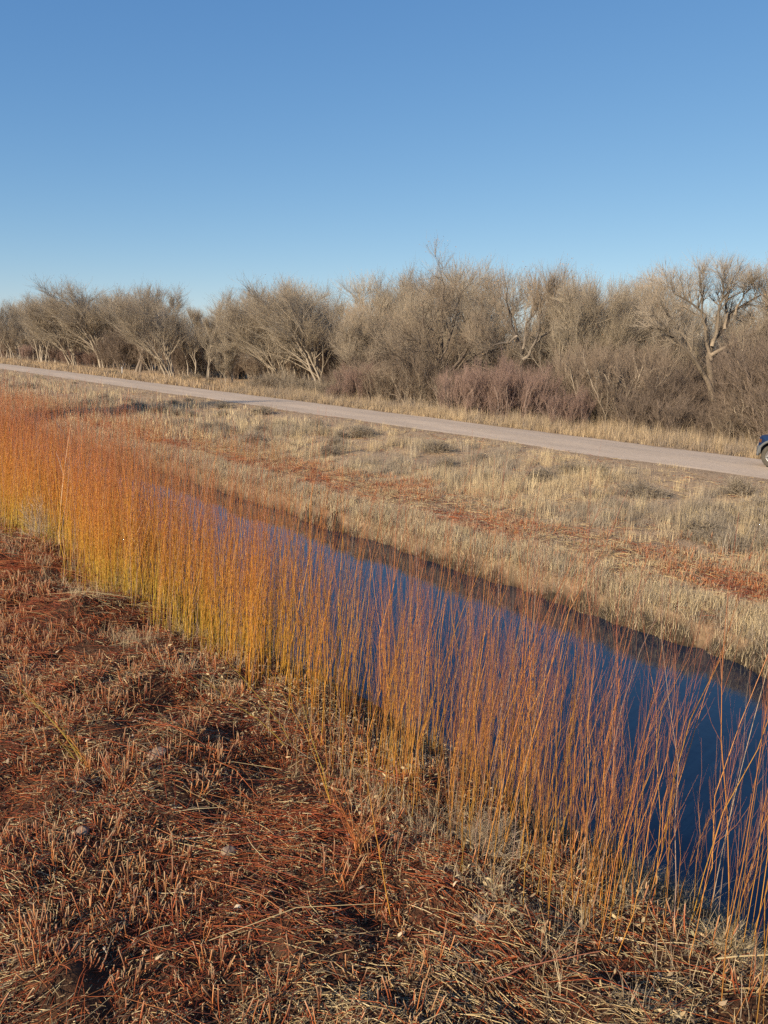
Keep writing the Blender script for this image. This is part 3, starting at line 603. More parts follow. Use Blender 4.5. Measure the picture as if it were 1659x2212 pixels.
CT = dict(max=3, n=[9, 5, 4], t0=[.20, .2, .2], ang=(15, 40), up=.26, ratio=.58, rmax=[.2, .07, .034, .017], wob=.11, trunk=WHT, limb=(.31, .26, .20), twig=(.42, .355, .27), nA=2600, lA=(.5, 1.5), rA=.008, nB=7600, lB=(.25, .8), rB=.0045, leafc=[(.36, .17, .08), (.42, .26, .13), (.30, .14, .08)], leaves=0, lcap=6)
def C_(**k): d = dict(CT); d.update(k); return d
KIND = {}
def reg(key, seed, skel, cfg, h):
    tk, cr = gen_tree(seed, skel, cfg)
    h = float(np.percentile(np.concatenate(cr.v)[:, 2], 99.7))
    KIND[key] = (tk.mesh('trunk', M_bark), cr.mesh('crown', [M_twig, M_leaf]), h)
LN = (-.22, .10)
reg('lean_white', 1, stems(1, 6, 9.2, (-.24, .10), .20, .10), C_(leaves=350), 9)
reg('lean_white2', 2, stems(2, 5, 9.2, (-.16, .12), .24, .11), C_(up=.10, leaves=500), 9)
reg('white_group', 3, stems(3, 9, 9.2, (-.05, .05), .24, .09, .7), C_(n=[7, 4, 4], leaves=250), 9)
reg('broad_grey', 4, stems(4, 3, 9.0, (-.06, .02), .42, .15, .2, 1.1), C_(trunk=(.24, .195, .155), twig=(.37, .305, .23), n=[10, 6, 4], ang=(28, 62), limb=(.13, .105, .085), nA=2600, nB=6500, leaves=700), 9)
reg('broad_grey2', 5, stems(5, 3, 9.0, (.05, .05), .44, .14, .2, 1.1), C_(trunk=(.33, .275, .215), n=[10, 6, 4], ang=(28, 64), limb=(.22, .18, .14), nA=2600, nB=6500, leaves=300), 9)
reg('slim_white', 6, stems(6, 2, 9.0, (-.10, .03), .10, .09, .35), C_(n=[9, 4, 3], ratio=.38, nA=1700, nB=5000, lA=(.4, 1.0)), 9)
# heavy dark-limbed tree with level branches (left of centre right)
dk = [([(0, 0, -.2), (.1, 0, 2), (-.1, .2, 4.5), (-.3, .1, 7), (-.2, 0, 9.6)], .24, .04), ([(0, 0, 1.8), (-1.5, .3, 3.1), (-2.9, .4, 4.1), (-3.9, .6, 4.9)], .14, .03),
      ([(0, 0, 2.6), (1.4, -.2, 4.2), (2.4, -.5, 6.2), (2.7, -.4, 8.2)], .13, .03), ([(0, .1, 3.4), (-1.2, -.8, 5.0), (-1.8, -1.2, 6.9), (-1.9, -1.4, 8.3)], .11, .03),
      ([(.0, 0, 3.0), (1.8, .8, 3.9), (3.9, 1.2, 4.9), (5.2, 1.4, 5.6)], .11, .03), ([(0, 0, 2.0), (-1.4, -1.0, 2.9), (-3.0, -1.4, 3.9), (-4.4, -1.6, 4.6)], .09, .025), ([(0, 0, 4.5), (.7, .9, 6.4), (1.2, 1.4, 9.4)], .10, .03)]
reg('dark_level', 8, dk, C_(n=[10, 6, 4], ang=(28, 62), limb=(.125, .10, .08), trunk=(.19, .15, .12), twig=(.33, .265, .195), nA=2900, nB=7500, leaves=900, up=.09, lcap=5.0, leafc=[(.40, .25, .13), (.45, .32, .19), (.34, .2, .1)]), 10)
# open forked tree with dark upper limbs
def px(pts, ox, oy, k, dep=0): return [((x-ox)*k, dep*(i/len(pts)), (oy-y)*k) for i, (x, y) in enumerate(pts)]
fk = [(px([(1295, 1420), (1298, 1200), (1305, 1000), (1300, 880), (1240, 770), (1195, 680), (1190, 600), (1160, 520)], 1295, 1420, .0076, .5), .19, .03),
      (px([(1310, 960), (1360, 900), (1400, 780), (1410, 690), (1430, 590), (1480, 470)], 1295, 1420, .0076, -.8), .11, .02),
      (px([(1305, 880), (1318, 760), (1320, 680), (1380, 600), (1400, 480)], 1295, 1420, .0076, .7), .09, .02),
      (px([(1295, 1220), (1260, 1150), (1235, 1060), (1220, 1000)], 1295, 1420, .0076, .3), .09, .05),
      (px([(1250, 780), (1180, 830), (1100, 850), (1010, 860), (940, 800)], 1295, 1420, .0076, -.5), .08, .02), (px([(1380, 850), (1470, 760), (1560, 700), (1640, 640)], 1295, 1420, .0076, .6), .07, .02)]
reg('dark_fork', 9, fk, C_(n=[6, 4, 3], t0=[.45, .25, .2], limb=(.10, .085, .075), trunk=(.30, .25, .20), twig=(.33, .265, .20), nA=1300, nB=4200, ratio=.42, leaves=350, leafc=[(.42, .28, .15), (.36, .22, .12)]), 8)
bg_ = [(px([(1130, 1800), (1110, 1560), (1055, 1320), (1015, 1050), (990, 880), (1040, 770), (1105, 690), (1200, 540), (1340, 420), (1490, 330)], 1130, 1800, .0060, .8), .27, .03),
       (px([(1080, 1400), (960, 1190), (860, 1050), (745, 930), (600, 800), (470, 690), (330, 560)], 1130, 1800, .0060, -.9), .17, .03),
       (px([(1000, 860), (1035, 640), (1010, 510), (1040, 330), (1030, 190)], 1130, 1800, .0060, -.5), .13, .02),
       (px([(1010, 1000), (920, 760), (935, 600), (900, 520), (760, 430), (600, 370), (560, 260)], 1130, 1800, .0060, .6), .11, .02),
       (px([(1000, 950), (1180, 830), (1320, 750), (1480, 660), (1650, 570)], 1130, 1800, .0060, -1.2), .12, .025),
       (px([(1110, 690), (1130, 560), (1120, 400), (1180, 250), (1210, 160)], 1130, 1800, .0060, 1.2), .10, .02),
       (px([(1200, 540), (1215, 420), (1280, 300), (1300, 220)], 1130, 1800, .0060, -.6), .07, .02),
       (px([(930, 700), (840, 560), (800, 380), (740, 200)], 1130, 1800, .0060, -1.4), .08, .02),
       (px([(860, 1050), (800, 860), (640, 640), (500, 470), (420, 330)], 1130, 1800, .0060, 1.4), .09, .02)]
reg('great_tree', 10, bg_, C_(n=[9, 5, 4], t0=[.45, .2, .2], ang=(22, 50), up=.12, ratio=.36, limb=(.11, .09, .07), trunk=(.36, .29, .215), twig=(.42, .35, .27), nA=2300, nB=6000, lA=(.4, 1.0), lcap=5), 10)
# brush
BR = dict(max=2, n=[8, 5], t0=[.15, .15], ang=(15, 45), up=.2, ratio=.5, rmax=[.05, .026, .013], wob=.16, trunk=(.24, .19, .15), limb=(.22, .17, .13), twig=(.215, .165, .13), nA=2300, lA=(.4, 1.2), rA=.0095, nB=5200, lB=(.2, .6), rB=.0055, lcap=4)
def B_(**k): d = dict(BR); d.update(k); return d
reg('brown_brush', 21, stems(21, 20, 5.2, (-.05, 0), .42, .05, .7, 1.1), B_(), 5)
reg('brown_brush2', 22, stems(22, 16, 5.2, (-.12, .1), .50, .045, .8, 1.0), B_(twig=(.26, .20, .15), limb=(.36, .30, .23)), 5)
reg('pink_brush', 23, stems(23, 34, 3.4, (0, 0), .32, .022, .8, 1.1), B_(n=[6, 4], wob=.09, trunk=(.24, .19, .16), limb=(.26, .19, .155), twig=(.32, .22, .18), up=.3, rA=.006, rB=.004, nA=3600, nB=9000, lA=(.3, .8), lB=(.12, .35)), 3.4)
reg('grey_brush', 24, stems(24, 26, 2.2, (0, 0), .5, .018, .5, 1.0), B_(n=[4, 3], limb=(.27, .22, .17), twig=(.31, .255, .19), rA=.006, rB=.004, nA=1600, nB=4000, lA=(.2, .5), lB=(.1, .25)), 2.2)
reg('low_scrub', 25, stems(25, 40, 1.0, (0, 0), .9, .012, .3, .9), B_(n=[3, 3], limb=(.16, .135, .10), twig=(.185, .16, .115), rA=.0055, rB=.004, nA=1500, nB=4000, lA=(.1, .3), lB=(.06, .16)), 1.0)

def plant(kind, name, label, cat, u, v, h, rz, group=None, z=None):
    tkm, crm, hh_ = KIND[kind]; s = h/hh_
    e = empty(name, (u, v, (float(terrain(u, v)) if z is None else z)-.05), rz, s); tag(e, label, cat, group)
    link('trunk' if 'brush' not in kind and 'scrub' not in kind else 'stems', tkm, e); link('crown', crm, e)
    return e
#TREES#
TREES = [
    ('white_group', 'cottonwood_tree', 'pale many-stemmed bare cottonwood at the far left end of the tree line', 'tree', 45, 175.3, 11.29, 0.3, None),
    ('white_group', 'cottonwood_tree', 'bare cottonwood with a fan of straight white trunks, second from the left end', 'tree', 43, 149.6, 11.07, 1.9, None),
    ('lean_white', 'cottonwood_tree', 'bare cottonwood with white stems arching left above a pinkish thicket', 'tree', 44, 135.0, 11.5, 0.1, None),
    ('lean_white2', 'cottonwood_tree', 'tall bare cottonwood with leaf-tipped crown behind the white marker post', 'tree', 47, 128.2, 13.05, 0.2, None),
    ('broad_grey', 'cottonwood_tree', 'broad bare cottonwood with a dark leaning trunk just right of the white marker post', 'tree', 46, 113.4, 12.2, 0, None),
    ('lean_white', 'cottonwood_tree', 'bare cottonwood with bright white stems sweeping left, standing out beside the road verge', 'tree', 42.5, 95.2, 10.81, 0, None),
    ('slim_white', 'cottonwood_tree', 'slender bare cottonwood on two straight pale stems left of the dip in the tree line', 'tree', 45, 94.2, 9.79, 0.4, None),
    ('slim_white', 'cottonwood_tree', 'thin pale bare cottonwood at the left side of the dip in the tree line', 'tree', 42, 84.1, 8.4, 2.5, None),
    ('slim_white', 'sapling', 'short slim white-stemmed sapling leaning left before the dark gap', 'tree', 38.5, 73.7, 4.76, 0.2, ''),
    ('slim_white', 'sapling', 'short slim white sapling nearest the dark gap in the wood', 'tree', 39.5, 73.9, 5.24, -0.4, ''),
    ('lean_white2', 'cottonwood_tree', 'low brownish bare cottonwood behind the dark gap in the wood', 'tree', 52, 94.6, 8.99, 1.2, None),
    ('lean_white', 'cottonwood_tree', 'bare cottonwood whose white trunk arcs left just right of the dark gap', 'tree', 43, 70.0, 9.68, -0.1, None),
    ('white_group', 'cottonwood_tree', 'cluster of straight thin white cottonwood trunks left of the thick pale trunk', 'tree', 45, 71.4, 10.65, 0.8, None),
    ('broad_grey2', 'cottonwood_tree', 'large rounded bare cottonwood on a thick pale trunk, centre left', 'tree', 47, 72.8, 10.91, 0, None),
    ('lean_white2', 'cottonwood_tree', 'bare cottonwood with two white stems crossing, right of the thick pale trunk', 'tree', 44, 64.2, 10.22, 0, None),
    ('broad_grey', 'cottonwood_tree', 'bare tree with a dark crooked trunk leaning left above the grey brush, centre', 'tree', 41, 55.0, 8.0, 0.9, None),
    ('broad_grey2', 'cottonwood_tree', 'pale-limbed bare tree left of the tall dark level-branched tree', 'tree', 48, 60.4, 11.07, 0.9, None),
    ('dark_level', 'cottonwood_tree', 'tallest tree in the centre with dark level branches and tan leaf remnants', 'tree', 39.5, 43.3, 11.25, -0.669, None),
    ('broad_grey2', 'cottonwood_tree', 'tall bare cottonwood forming the right shoulder of the dark level-branched tree', 'tree', 50, 49.7, 12.1, 0.4, None),
    ('dark_fork', 'cottonwood_tree', 'open tree with a grey trunk and dark forked limbs against blue sky, right of centre', 'tree', 42, 38.4, 10.25, -0.669, None),
    ('broad_grey', 'cottonwood_tree', 'hazy tan bare cottonwood right of the dark forked tree', 'tree', 48, 39.9, 10.25, 1.0, None),
    ('white_group', 'cottonwood_tree', 'pale bare cottonwood with light spreading boughs above the brown brush', 'tree', 43, 34.7, 9.45, 2.2, None),
    ('broad_grey2', 'cottonwood_tree', 'twiggy grey-brown bare tree left of the great spreading cottonwood', 'tree', 45, 33.7, 9.15, 2.0, None),
    ('broad_grey', 'cottonwood_tree', 'tall hazy bare cottonwood directly behind the left boughs of the great tree', 'tree', 47, 31.9, 9.95, 0.5, None),
    ('great_tree', 'cottonwood_tree', 'great spreading bare cottonwood with a double pale trunk near the right edge', 'tree', 42, 24.0, 9.65, -0.669, None),
    ('broad_grey', 'cottonwood_tree', 'bare tree cut off by the right edge of the picture', 'tree', 44, 21.2, 9.45, 1.4, None),
    ('broad_grey', 'cottonwood_tree', 'bare grey cottonwood in the crowded rear row of the tree line', 'tree', 54.7, 286.3, 10.81, -0.03, 'rear row of the tree line'),
    ('broad_grey', 'cottonwood_tree', 'bare grey cottonwood in the crowded rear row of the tree line', 'tree', 53.1, 250.6, 8.93, 0.36, 'rear row of the tree line'),
    ('broad_grey', 'cottonwood_tree', 'bare grey cottonwood in the crowded rear row of the tree line', 'tree', 54.6, 226.8, 9.9, 0.34, 'rear row of the tree line'),
    ('broad_grey', 'cottonwood_tree', 'bare grey cottonwood in the crowded rear row of the tree line', 'tree', 54.8, 202.4, 8.61, 0.37, 'rear row of the tree line'),
    ('lean_white2', 'cottonwood_tree', 'bare grey cottonwood in the crowded rear row of the tree line', 'tree', 54.4, 179.9, 10.65, 0.44, 'rear row of the tree line'),
    ('lean_white2', 'cottonwood_tree', 'bare grey cottonwood in the crowded rear row of the tree line', 'tree', 58.9, 175.1, 12.63, 0.13, 'rear row of the tree line'),
    ('broad_grey2', 'cottonwood_tree', 'bare grey cottonwood in the crowded rear row of the tree line', 'tree', 56.5, 153.1, 12.79, -0.26, 'rear row of the tree line'),
    ('broad_grey', 'cottonwood_tree', 'bare grey cottonwood in the crowded rear row of the tree line', 'tree', 58.7, 144.4, 11.13, -0.59, 'rear row of the tree line'),
    ('lean_white2', 'cottonwood_tree', 'bare grey cottonwood in the crowded rear row of the tree line', 'tree', 57.9, 132.4, 10.06, 0.01, 'rear row of the tree line'),
    ('white_group', 'cottonwood_tree', 'bare grey cottonwood in the crowded rear row of the tree line', 'tree', 57.2, 121.4, 9.47, -0.32, 'rear row of the tree line'),
    ('broad_grey', 'cottonwood_tree', 'bare grey cottonwood in the crowded rear row of the tree line', 'tree', 58.6, 116.3, 8.77, 0.15, 'rear row of the tree line'),
    ('white_group', 'cottonwood_tree', 'bare grey cottonwood in the crowded rear row of the tree line', 'tree', 56.7, 105.4, 7.06, -0.43, 'rear row of the tree line'),
    ('broad_grey2', 'cottonwood_tree', 'bare grey cottonwood in the crowded rear row of the tree line', 'tree', 53.5, 92.2, 9.42, -0.07, 'rear row of the tree line'),
    ('broad_grey', 'cottonwood_tree', 'bare grey cottonwood in the crowded rear row of the tree line', 'tree', 56.1, 91.0, 10.75, 0.07, 'rear row of the tree line'),
    ('broad_grey', 'cottonwood_tree', 'bare grey cottonwood in the crowded rear row of the tree line', 'tree', 53.7, 80.7, 9.79, -0.27, 'rear row of the tree line'),
    ('broad_grey', 'cottonwood_tree', 'bare grey cottonwood in the crowded rear row of the tree line', 'tree', 59.0, 82.9, 5.67, -0.39, 'rear row of the tree line'),
    ('broad_grey', 'cottonwood_tree', 'bare grey cottonwood in the crowded rear row of the tree line', 'tree', 53.3, 70.3, 4.81, 0.55, 'rear row of the tree line'),
    ('broad_grey', 'cottonwood_tree', 'bare grey cottonwood in the crowded rear row of the tree line', 'tree', 59.7, 73.5, 12.52, -0.21, 'rear row of the tree line'),
    ('broad_grey', 'cottonwood_tree', 'bare grey cottonwood in the crowded rear row of the tree line', 'tree', 57.6, 67.1, 12.89, -0.51, 'rear row of the tree line'),
    ('lean_white2', 'cottonwood_tree', 'bare grey cottonwood in the crowded rear row of the tree line', 'tree', 59.3, 64.7, 10.48, -0.14, 'rear row of the tree line'),
    ('broad_grey', 'cottonwood_tree', 'bare grey cottonwood in the crowded rear row of the tree line', 'tree', 55.3, 56.2, 11.95, -0.05, 'rear row of the tree line'),
    ('lean_white2', 'cottonwood_tree', 'bare grey cottonwood in the crowded rear row of the tree line', 'tree', 58.6, 56.2, 7.3, -0.07, 'rear row of the tree line'),
    ('broad_grey', 'cottonwood_tree', 'bare grey cottonwood in the crowded rear row of the tree line', 'tree', 59.4, 54.0, 7.45, -0.53, 'rear row of the tree line'),
    ('broad_grey2', 'cottonwood_tree', 'bare grey cottonwood in the crowded rear row of the tree line', 'tree', 57.7, 49.8, 6.45, 0.06, 'rear row of the tree line'),
    ('broad_grey', 'cottonwood_tree', 'bare grey cottonwood in the crowded rear row of the tree line', 'tree', 55.3, 44.7, 10.35, 0.04, 'rear row of the tree line'),
    ('broad_grey2', 'cottonwood_tree', 'bare grey cottonwood in the crowded rear row of the tree line', 'tree', 55.9, 42.3, 9.45, -0.31, 'rear row of the tree line'),
    ('white_group', 'cottonwood_tree', 'bare grey cottonwood in the crowded rear row of the tree line', 'tree', 53.3, 38.0, 9.6, 0.18, 'rear row of the tree line'),
    ('broad_grey2', 'cottonwood_tree', 'bare grey cottonwood in the crowded rear row of the tree line', 'tree', 54.5, 36.7, 10.45, -0.29, 'rear row of the tree line'),
    ('broad_grey2', 'cottonwood_tree', 'bare grey cottonwood in the crowded rear row of the tree line', 'tree', 54.5, 34.7, 8.55, -0.29, 'rear row of the tree line'),
    ('lean_white2', 'cottonwood_tree', 'bare grey cottonwood in the crowded rear row of the tree line', 'tree', 59.2, 35.7, 8.7, 0.59, 'rear row of the tree line'),
    ('broad_grey', 'cottonwood_tree', 'bare grey cottonwood in the crowded rear row of the tree line', 'tree', 59.3, 33.6, 8.75, -0.49, 'rear row of the tree line'),
    ('broad_grey2', 'cottonwood_tree', 'bare grey cottonwood in the crowded rear row of the tree line', 'tree', 59.1, 31.7, 8.7, 0.19, 'rear row of the tree line'),
    ('white_group', 'cottonwood_tree', 'bare grey cottonwood in the crowded rear row of the tree line', 'tree', 57.5, 28.7, 8.2, 0.19, 'rear row of the tree line'),
    ('white_group', 'cottonwood_tree', 'bare grey cottonwood in the crowded rear row of the tree line', 'tree', 54.9, 25.5, 7.4, -0.51, 'rear row of the tree line'),
    ('broad_grey2', 'cottonwood_tree', 'bare grey cottonwood in the crowded rear row of the tree line', 'tree', 59.7, 25.8, 9.05, 0.48, 'rear row of the tree line'),
    ('slim_white', 'cottonwood_tree', 'twiggy bare cottonwood in the crowded middle row', 'tree', 51.8, 237.7, 8.88, 0.23, 'middle row of the tree line'),
    ('lean_white', 'cottonwood_tree', 'twiggy bare cottonwood in the crowded middle row', 'tree', 48.8, 210.3, 7.92, -0.34, 'middle row of the tree line'),
    ('slim_white', 'cottonwood_tree', 'twiggy bare cottonwood in the crowded middle row', 'tree', 51.5, 211.5, 9.04, -0.29, 'middle row of the tree line'),
    ('lean_white', 'cottonwood_tree', 'twiggy bare cottonwood in the crowded middle row', 'tree', 50.6, 196.3, 8.02, 0.06, 'middle row of the tree line'),
    ('white_group', 'cottonwood_tree', 'twiggy bare cottonwood in the crowded middle row', 'tree', 47.2, 171.2, 8.24, 0.07, 'middle row of the tree line'),
    ('lean_white', 'cottonwood_tree', 'twiggy bare cottonwood in the crowded middle row', 'tree', 51.5, 175.5, 11.61, -0.56, 'middle row of the tree line'),
    ('white_group', 'cottonwood_tree', 'twiggy bare cottonwood in the crowded middle row', 'tree', 48.9, 157.8, 9.74, -0.43, 'middle row of the tree line'),
    ('slim_white', 'cottonwood_tree', 'twiggy bare cottonwood in the crowded middle row', 'tree', 50.6, 155.5, 11.24, -0.18, 'middle row of the tree line'),
    ('lean_white', 'cottonwood_tree', 'twiggy bare cottonwood in the crowded middle row', 'tree', 51.8, 152.7, 11.4, 0.34, 'middle row of the tree line'),
    ('lean_white', 'cottonwood_tree', 'twiggy bare cottonwood in the crowded middle row', 'tree', 47.4, 133.7, 9.9, -0.12, 'middle row of the tree line'),
    ('white_group', 'cottonwood_tree', 'twiggy bare cottonwood in the crowded middle row', 'tree', 51.5, 139.7, 11.72, -0.08, 'middle row of the tree line'),
    ('slim_white', 'cottonwood_tree', 'twiggy bare cottonwood in the crowded middle row', 'tree', 50.7, 130.2, 11.18, 0.53, 'middle row of the tree line'),
    ('lean_white', 'cottonwood_tree', 'twiggy bare cottonwood in the crowded middle row', 'tree', 51.6, 126.3, 11.45, 0.36, 'middle row of the tree line'),
    ('white_group', 'cottonwood_tree', 'twiggy bare cottonwood in the crowded middle row', 'tree', 51.2, 120.8, 10.38, -0.21, 'middle row of the tree line'),
    ('slim_white', 'cottonwood_tree', 'twiggy bare cottonwood in the crowded middle row', 'tree', 47.6, 106.6, 9.15, -0.59, 'middle row of the tree line'),
    ('lean_white', 'cottonwood_tree', 'twiggy bare cottonwood in the crowded middle row', 'tree', 49.3, 106.2, 8.56, 0.12, 'middle row of the tree line'),
    ('lean_white', 'cottonwood_tree', 'twiggy bare cottonwood in the crowded middle row', 'tree', 49.1, 101.5, 7.54, -0.17, 'middle row of the tree line'),
    ('slim_white', 'cottonwood_tree', 'twiggy bare cottonwood in the crowded middle row', 'tree', 51.9, 102.4, 7.17, 0.13, 'middle row of the tree line'),
    ('lean_white', 'cottonwood_tree', 'twiggy bare cottonwood in the crowded middle row', 'tree', 51.5, 97.9, 6.53, 0.08, 'middle row of the tree line'),
    ('lean_white', 'cottonwood_tree', 'twiggy bare cottonwood in the crowded middle row', 'tree', 49.7, 83.5, 10.49, 0.33, 'middle row of the tree line'),
    ('white_group', 'cottonwood_tree', 'twiggy bare cottonwood in the crowded middle row', 'tree', 50.0, 81.0, 10.17, 0.13, 'middle row of the tree line'),
    ('slim_white', 'cottonwood_tree', 'twiggy bare cottonwood in the crowded middle row', 'tree', 49.7, 77.4, 7.6, -0.15, 'middle row of the tree line'),
    ('lean_white', 'cottonwood_tree', 'twiggy bare cottonwood in the crowded middle row', 'tree', 48.1, 69.8, 9.15, 0.17, 'middle row of the tree line'),
    ('slim_white', 'cottonwood_tree', 'twiggy bare cottonwood in the crowded middle row', 'tree', 48.0, 64.4, 8.4, -0.24, 'middle row of the tree line'),
    ('lean_white', 'cottonwood_tree', 'twiggy bare cottonwood in the crowded middle row', 'tree', 46.1, 58.9, 7.5, 0.37, 'middle row of the tree line'),
    ('white_group', 'cottonwood_tree', 'twiggy bare cottonwood in the crowded middle row', 'tree', 47.0, 55.5, 9.3, 0.59, 'middle row of the tree line'),
    ('lean_white', 'cottonwood_tree', 'twiggy bare cottonwood in the crowded middle row', 'tree', 51.6, 58.0, 11.5, -0.03, 'middle row of the tree line'),
    ('slim_white', 'cottonwood_tree', 'twiggy bare cottonwood in the crowded middle row', 'tree', 47.3, 49.4, 9.4, 0.23, 'middle row of the tree line'),
    ('white_group', 'cottonwood_tree', 'twiggy bare cottonwood in the crowded middle row', 'tree', 47.4, 46.0, 5.75, -0.23, 'middle row of the tree line'),
    ('white_group', 'cottonwood_tree', 'twiggy bare cottonwood in the crowded middle row', 'tree', 48.0, 44.1, 5.05, -0.12, 'middle row of the tree line'),
    ('slim_white', 'cottonwood_tree', 'twiggy bare cottonwood in the crowded middle row', 'tree', 50.9, 44.2, 5.55, 0.11, 'middle row of the tree line'),
    ('white_group', 'cottonwood_tree', 'twiggy bare cottonwood in the crowded middle row', 'tree', 51.4, 42.3, 8.55, 0.14, 'middle row of the tree line'),
    ('lean_white', 'cottonwood_tree', 'twiggy bare cottonwood in the crowded middle row', 'tree', 51.7, 40.2, 9.0, -0.52, 'middle row of the tree line'),
    ('slim_white', 'cottonwood_tree', 'twiggy bare cottonwood in the crowded middle row', 'tree', 51.9, 37.4, 8.4, -0.23, 'middle row of the tree line'),
    ('broad_grey2', 'cottonwood_tree', 'twiggy bare cottonwood in the crowded middle row', 'tree', 47.5, 32.6, 8.25, -0.03, 'middle row of the tree line'),
    ('broad_grey2', 'cottonwood_tree', 'twiggy bare cottonwood in the crowded middle row', 'tree', 46.4, 29.8, 6.7, -0.44, 'middle row of the tree line'),
    ('slim_white', 'cottonwood_tree', 'twiggy bare cottonwood in the crowded middle row', 'tree', 48.4, 29.6, 6.95, -0.31, 'middle row of the tree line'),
    ('slim_white', 'cottonwood_tree', 'twiggy bare cottonwood in the crowded middle row', 'tree', 47.2, 26.9, 6.8, -0.28, 'middle row of the tree line'),
    ('broad_grey2', 'cottonwood_tree', 'twiggy bare cottonwood in the crowded middle row', 'tree', 49.9, 26.4, 5.75, 0.19, 'middle row of the tree line'),
    ('lean_white', 'cottonwood_tree', 'twiggy bare cottonwood in the crowded middle row', 'tree', 51.3, 25.1, 6.05, 0.23, 'middle row of the tree line'),
    ('white_group', 'cottonwood_tree', 'twiggy bare cottonwood in the crowded middle row', 'tree', 49.3, 22.4, 6.5, 0.41, 'middle row of the tree line'),
    ('brown_brush', 'brush', 'tangled leafless brown shrub in the high roadside thicket at right', 'shrub', 38, 32.6, 3.3, 2.33, 'leafless brown brush thicket along the right half of the road'),
    ('brown_brush', 'brush', 'tangled leafless brown shrub in the high roadside thicket at right', 'shrub', 40, 32.8, 4.15, 5.42, 'leafless brown brush thicket along the right half of the road'),
    ('brown_brush2', 'brush', 'tangled leafless brown shrub in the high roadside thicket at right', 'shrub', 38.5, 30.2, 4.8, 3.19, 'leafless brown brush thicket along the right half of the road'),
    ('brown_brush2', 'brush', 'tangled leafless brown shrub in the high roadside thicket at right', 'shrub', 40, 29.9, 5.0, 5.34, 'leafless brown brush thicket along the right half of the road'),
    ('brown_brush2', 'brush', 'tangled leafless brown shrub in the high roadside thicket at right', 'shrub', 37.5, 26.7, 5.1, 1.06, 'leafless brown brush thicket along the right half of the road'),
    ('brown_brush', 'brush', 'tangled leafless brown shrub in the high roadside thicket at right', 'shrub', 39.5, 26.8, 5.05, 2.62, 'leafless brown brush thicket along the right half of the road'),
    ('brown_brush', 'brush', 'tangled leafless brown shrub in the high roadside thicket at right', 'shrub', 37.5, 24.1, 3.85, 1.73, 'leafless brown brush thicket along the right half of the road'),
    ('brown_brush', 'brush', 'tangled leafless brown shrub in the high roadside thicket at right', 'shrub', 40, 24.5, 2.95, 1.88, 'leafless brown brush thicket along the right half of the road'),
    ('brown_brush', 'brush', 'tangled leafless brown shrub in the high roadside thicket at right', 'shrub', 37, 21.6, 2.25, 0.53, 'leafless brown brush thicket along the right half of the road'),
    ('brown_brush', 'brush', 'tangled leafless brown shrub in the high roadside thicket at right', 'shrub', 39.5, 22.0, 2.6, 5.26, 'leafless brown brush thicket along the right half of the road'),
    ('brown_brush', 'brush', 'tangled leafless brown shrub in the high roadside thicket at right', 'shrub', 38, 20.2, 5.2, 1.44, 'leafless brown brush thicket along the right half of the road'),
    ('brown_brush', 'brush', 'tangled leafless brown shrub in the high roadside thicket at right', 'shrub', 39.5, 19.9, 5.9, 2.96, 'leafless brown brush thicket along the right half of the road'),
    ('brown_brush', 'brush', 'tangled leafless brown shrub in the high roadside thicket at right', 'shrub', 37.5, 17.8, 5.9, 5.49, 'leafless brown brush thicket along the right half of the road'),
    ('brown_brush2', 'brush', 'tangled leafless brown shrub in the high roadside thicket at right', 'shrub', 39, 17.5, 5.95, 6.18, 'leafless brown brush thicket along the right half of the road'),
    ('brown_brush2', 'brush', 'tangled leafless brown shrub in the high roadside thicket at right', 'shrub', 36.5, 27.6, 3.25, 2.08, 'leafless brown brush thicket along the right half of the road'),
    ('brown_brush', 'brush', 'tangled leafless brown shrub in the high roadside thicket at right', 'shrub', 36.2, 25.0, 2.9, 5.17, 'leafless brown brush thicket along the right half of the road'),
    ('brown_brush', 'brush', 'tangled leafless brown shrub in the high roadside thicket at right', 'shrub', 36, 22.8, 2.55, 0.66, 'leafless brown brush thicket along the right half of the road'),
    ('brown_brush2', 'brush', 'tangled leafless brown shrub in the high roadside thicket at right', 'shrub', 36, 20.1, 2.1, 1.89, 'leafless brown brush thicket along the right half of the road'),
    ('brown_brush2', 'brush', 'tangled leafless brown shrub in the high roadside thicket at right', 'shrub', 36.3, 18.7, 3.4, 3.72, 'leafless brown brush thicket along the right half of the road'),
    ('brown_brush', 'brush', 'tangled leafless brown shrub in the high roadside thicket at right', 'shrub', 36, 17.3, 3.9, 5.09, 'leafless brown brush thicket along the right half of the road'),
    ('brown_brush', 'brush', 'leafless grey-brown shrub beneath the tall central trees', 'shrub', 39, 55.8, 2.4, 1.59, 'bare grey-brown brush beneath the central trees'),
    ('brown_brush2', 'brush', 'leafless grey-brown shrub beneath the tall central trees', 'shrub', 37.5, 51.7, 2.9, 4.86, 'bare grey-brown brush beneath the central trees'),
    ('brown_brush2', 'brush', 'leafless grey-brown shrub beneath the tall central trees', 'shrub', 39, 51.4, 3.65, 3.88, 'bare grey-brown brush beneath the central trees'),
    ('brown_brush2', 'brush', 'leafless grey-brown shrub beneath the tall central trees', 'shrub', 37.5, 47.5, 3.35, 5.01, 'bare grey-brown brush beneath the central trees'),
    ('brown_brush', 'brush', 'leafless grey-brown shrub beneath the tall central trees', 'shrub', 39, 47.2, 4.05, 5.53, 'bare grey-brown brush beneath the central trees'),
    ('brown_brush2', 'brush', 'leafless grey-brown shrub beneath the tall central trees', 'shrub', 37.5, 43.4, 4.25, 5.48, 'bare grey-brown brush beneath the central trees'),
    ('brown_brush', 'brush', 'leafless grey-brown shrub beneath the tall central trees', 'shrub', 39.5, 43.7, 3.85, 3.75, 'bare grey-brown brush beneath the central trees'),
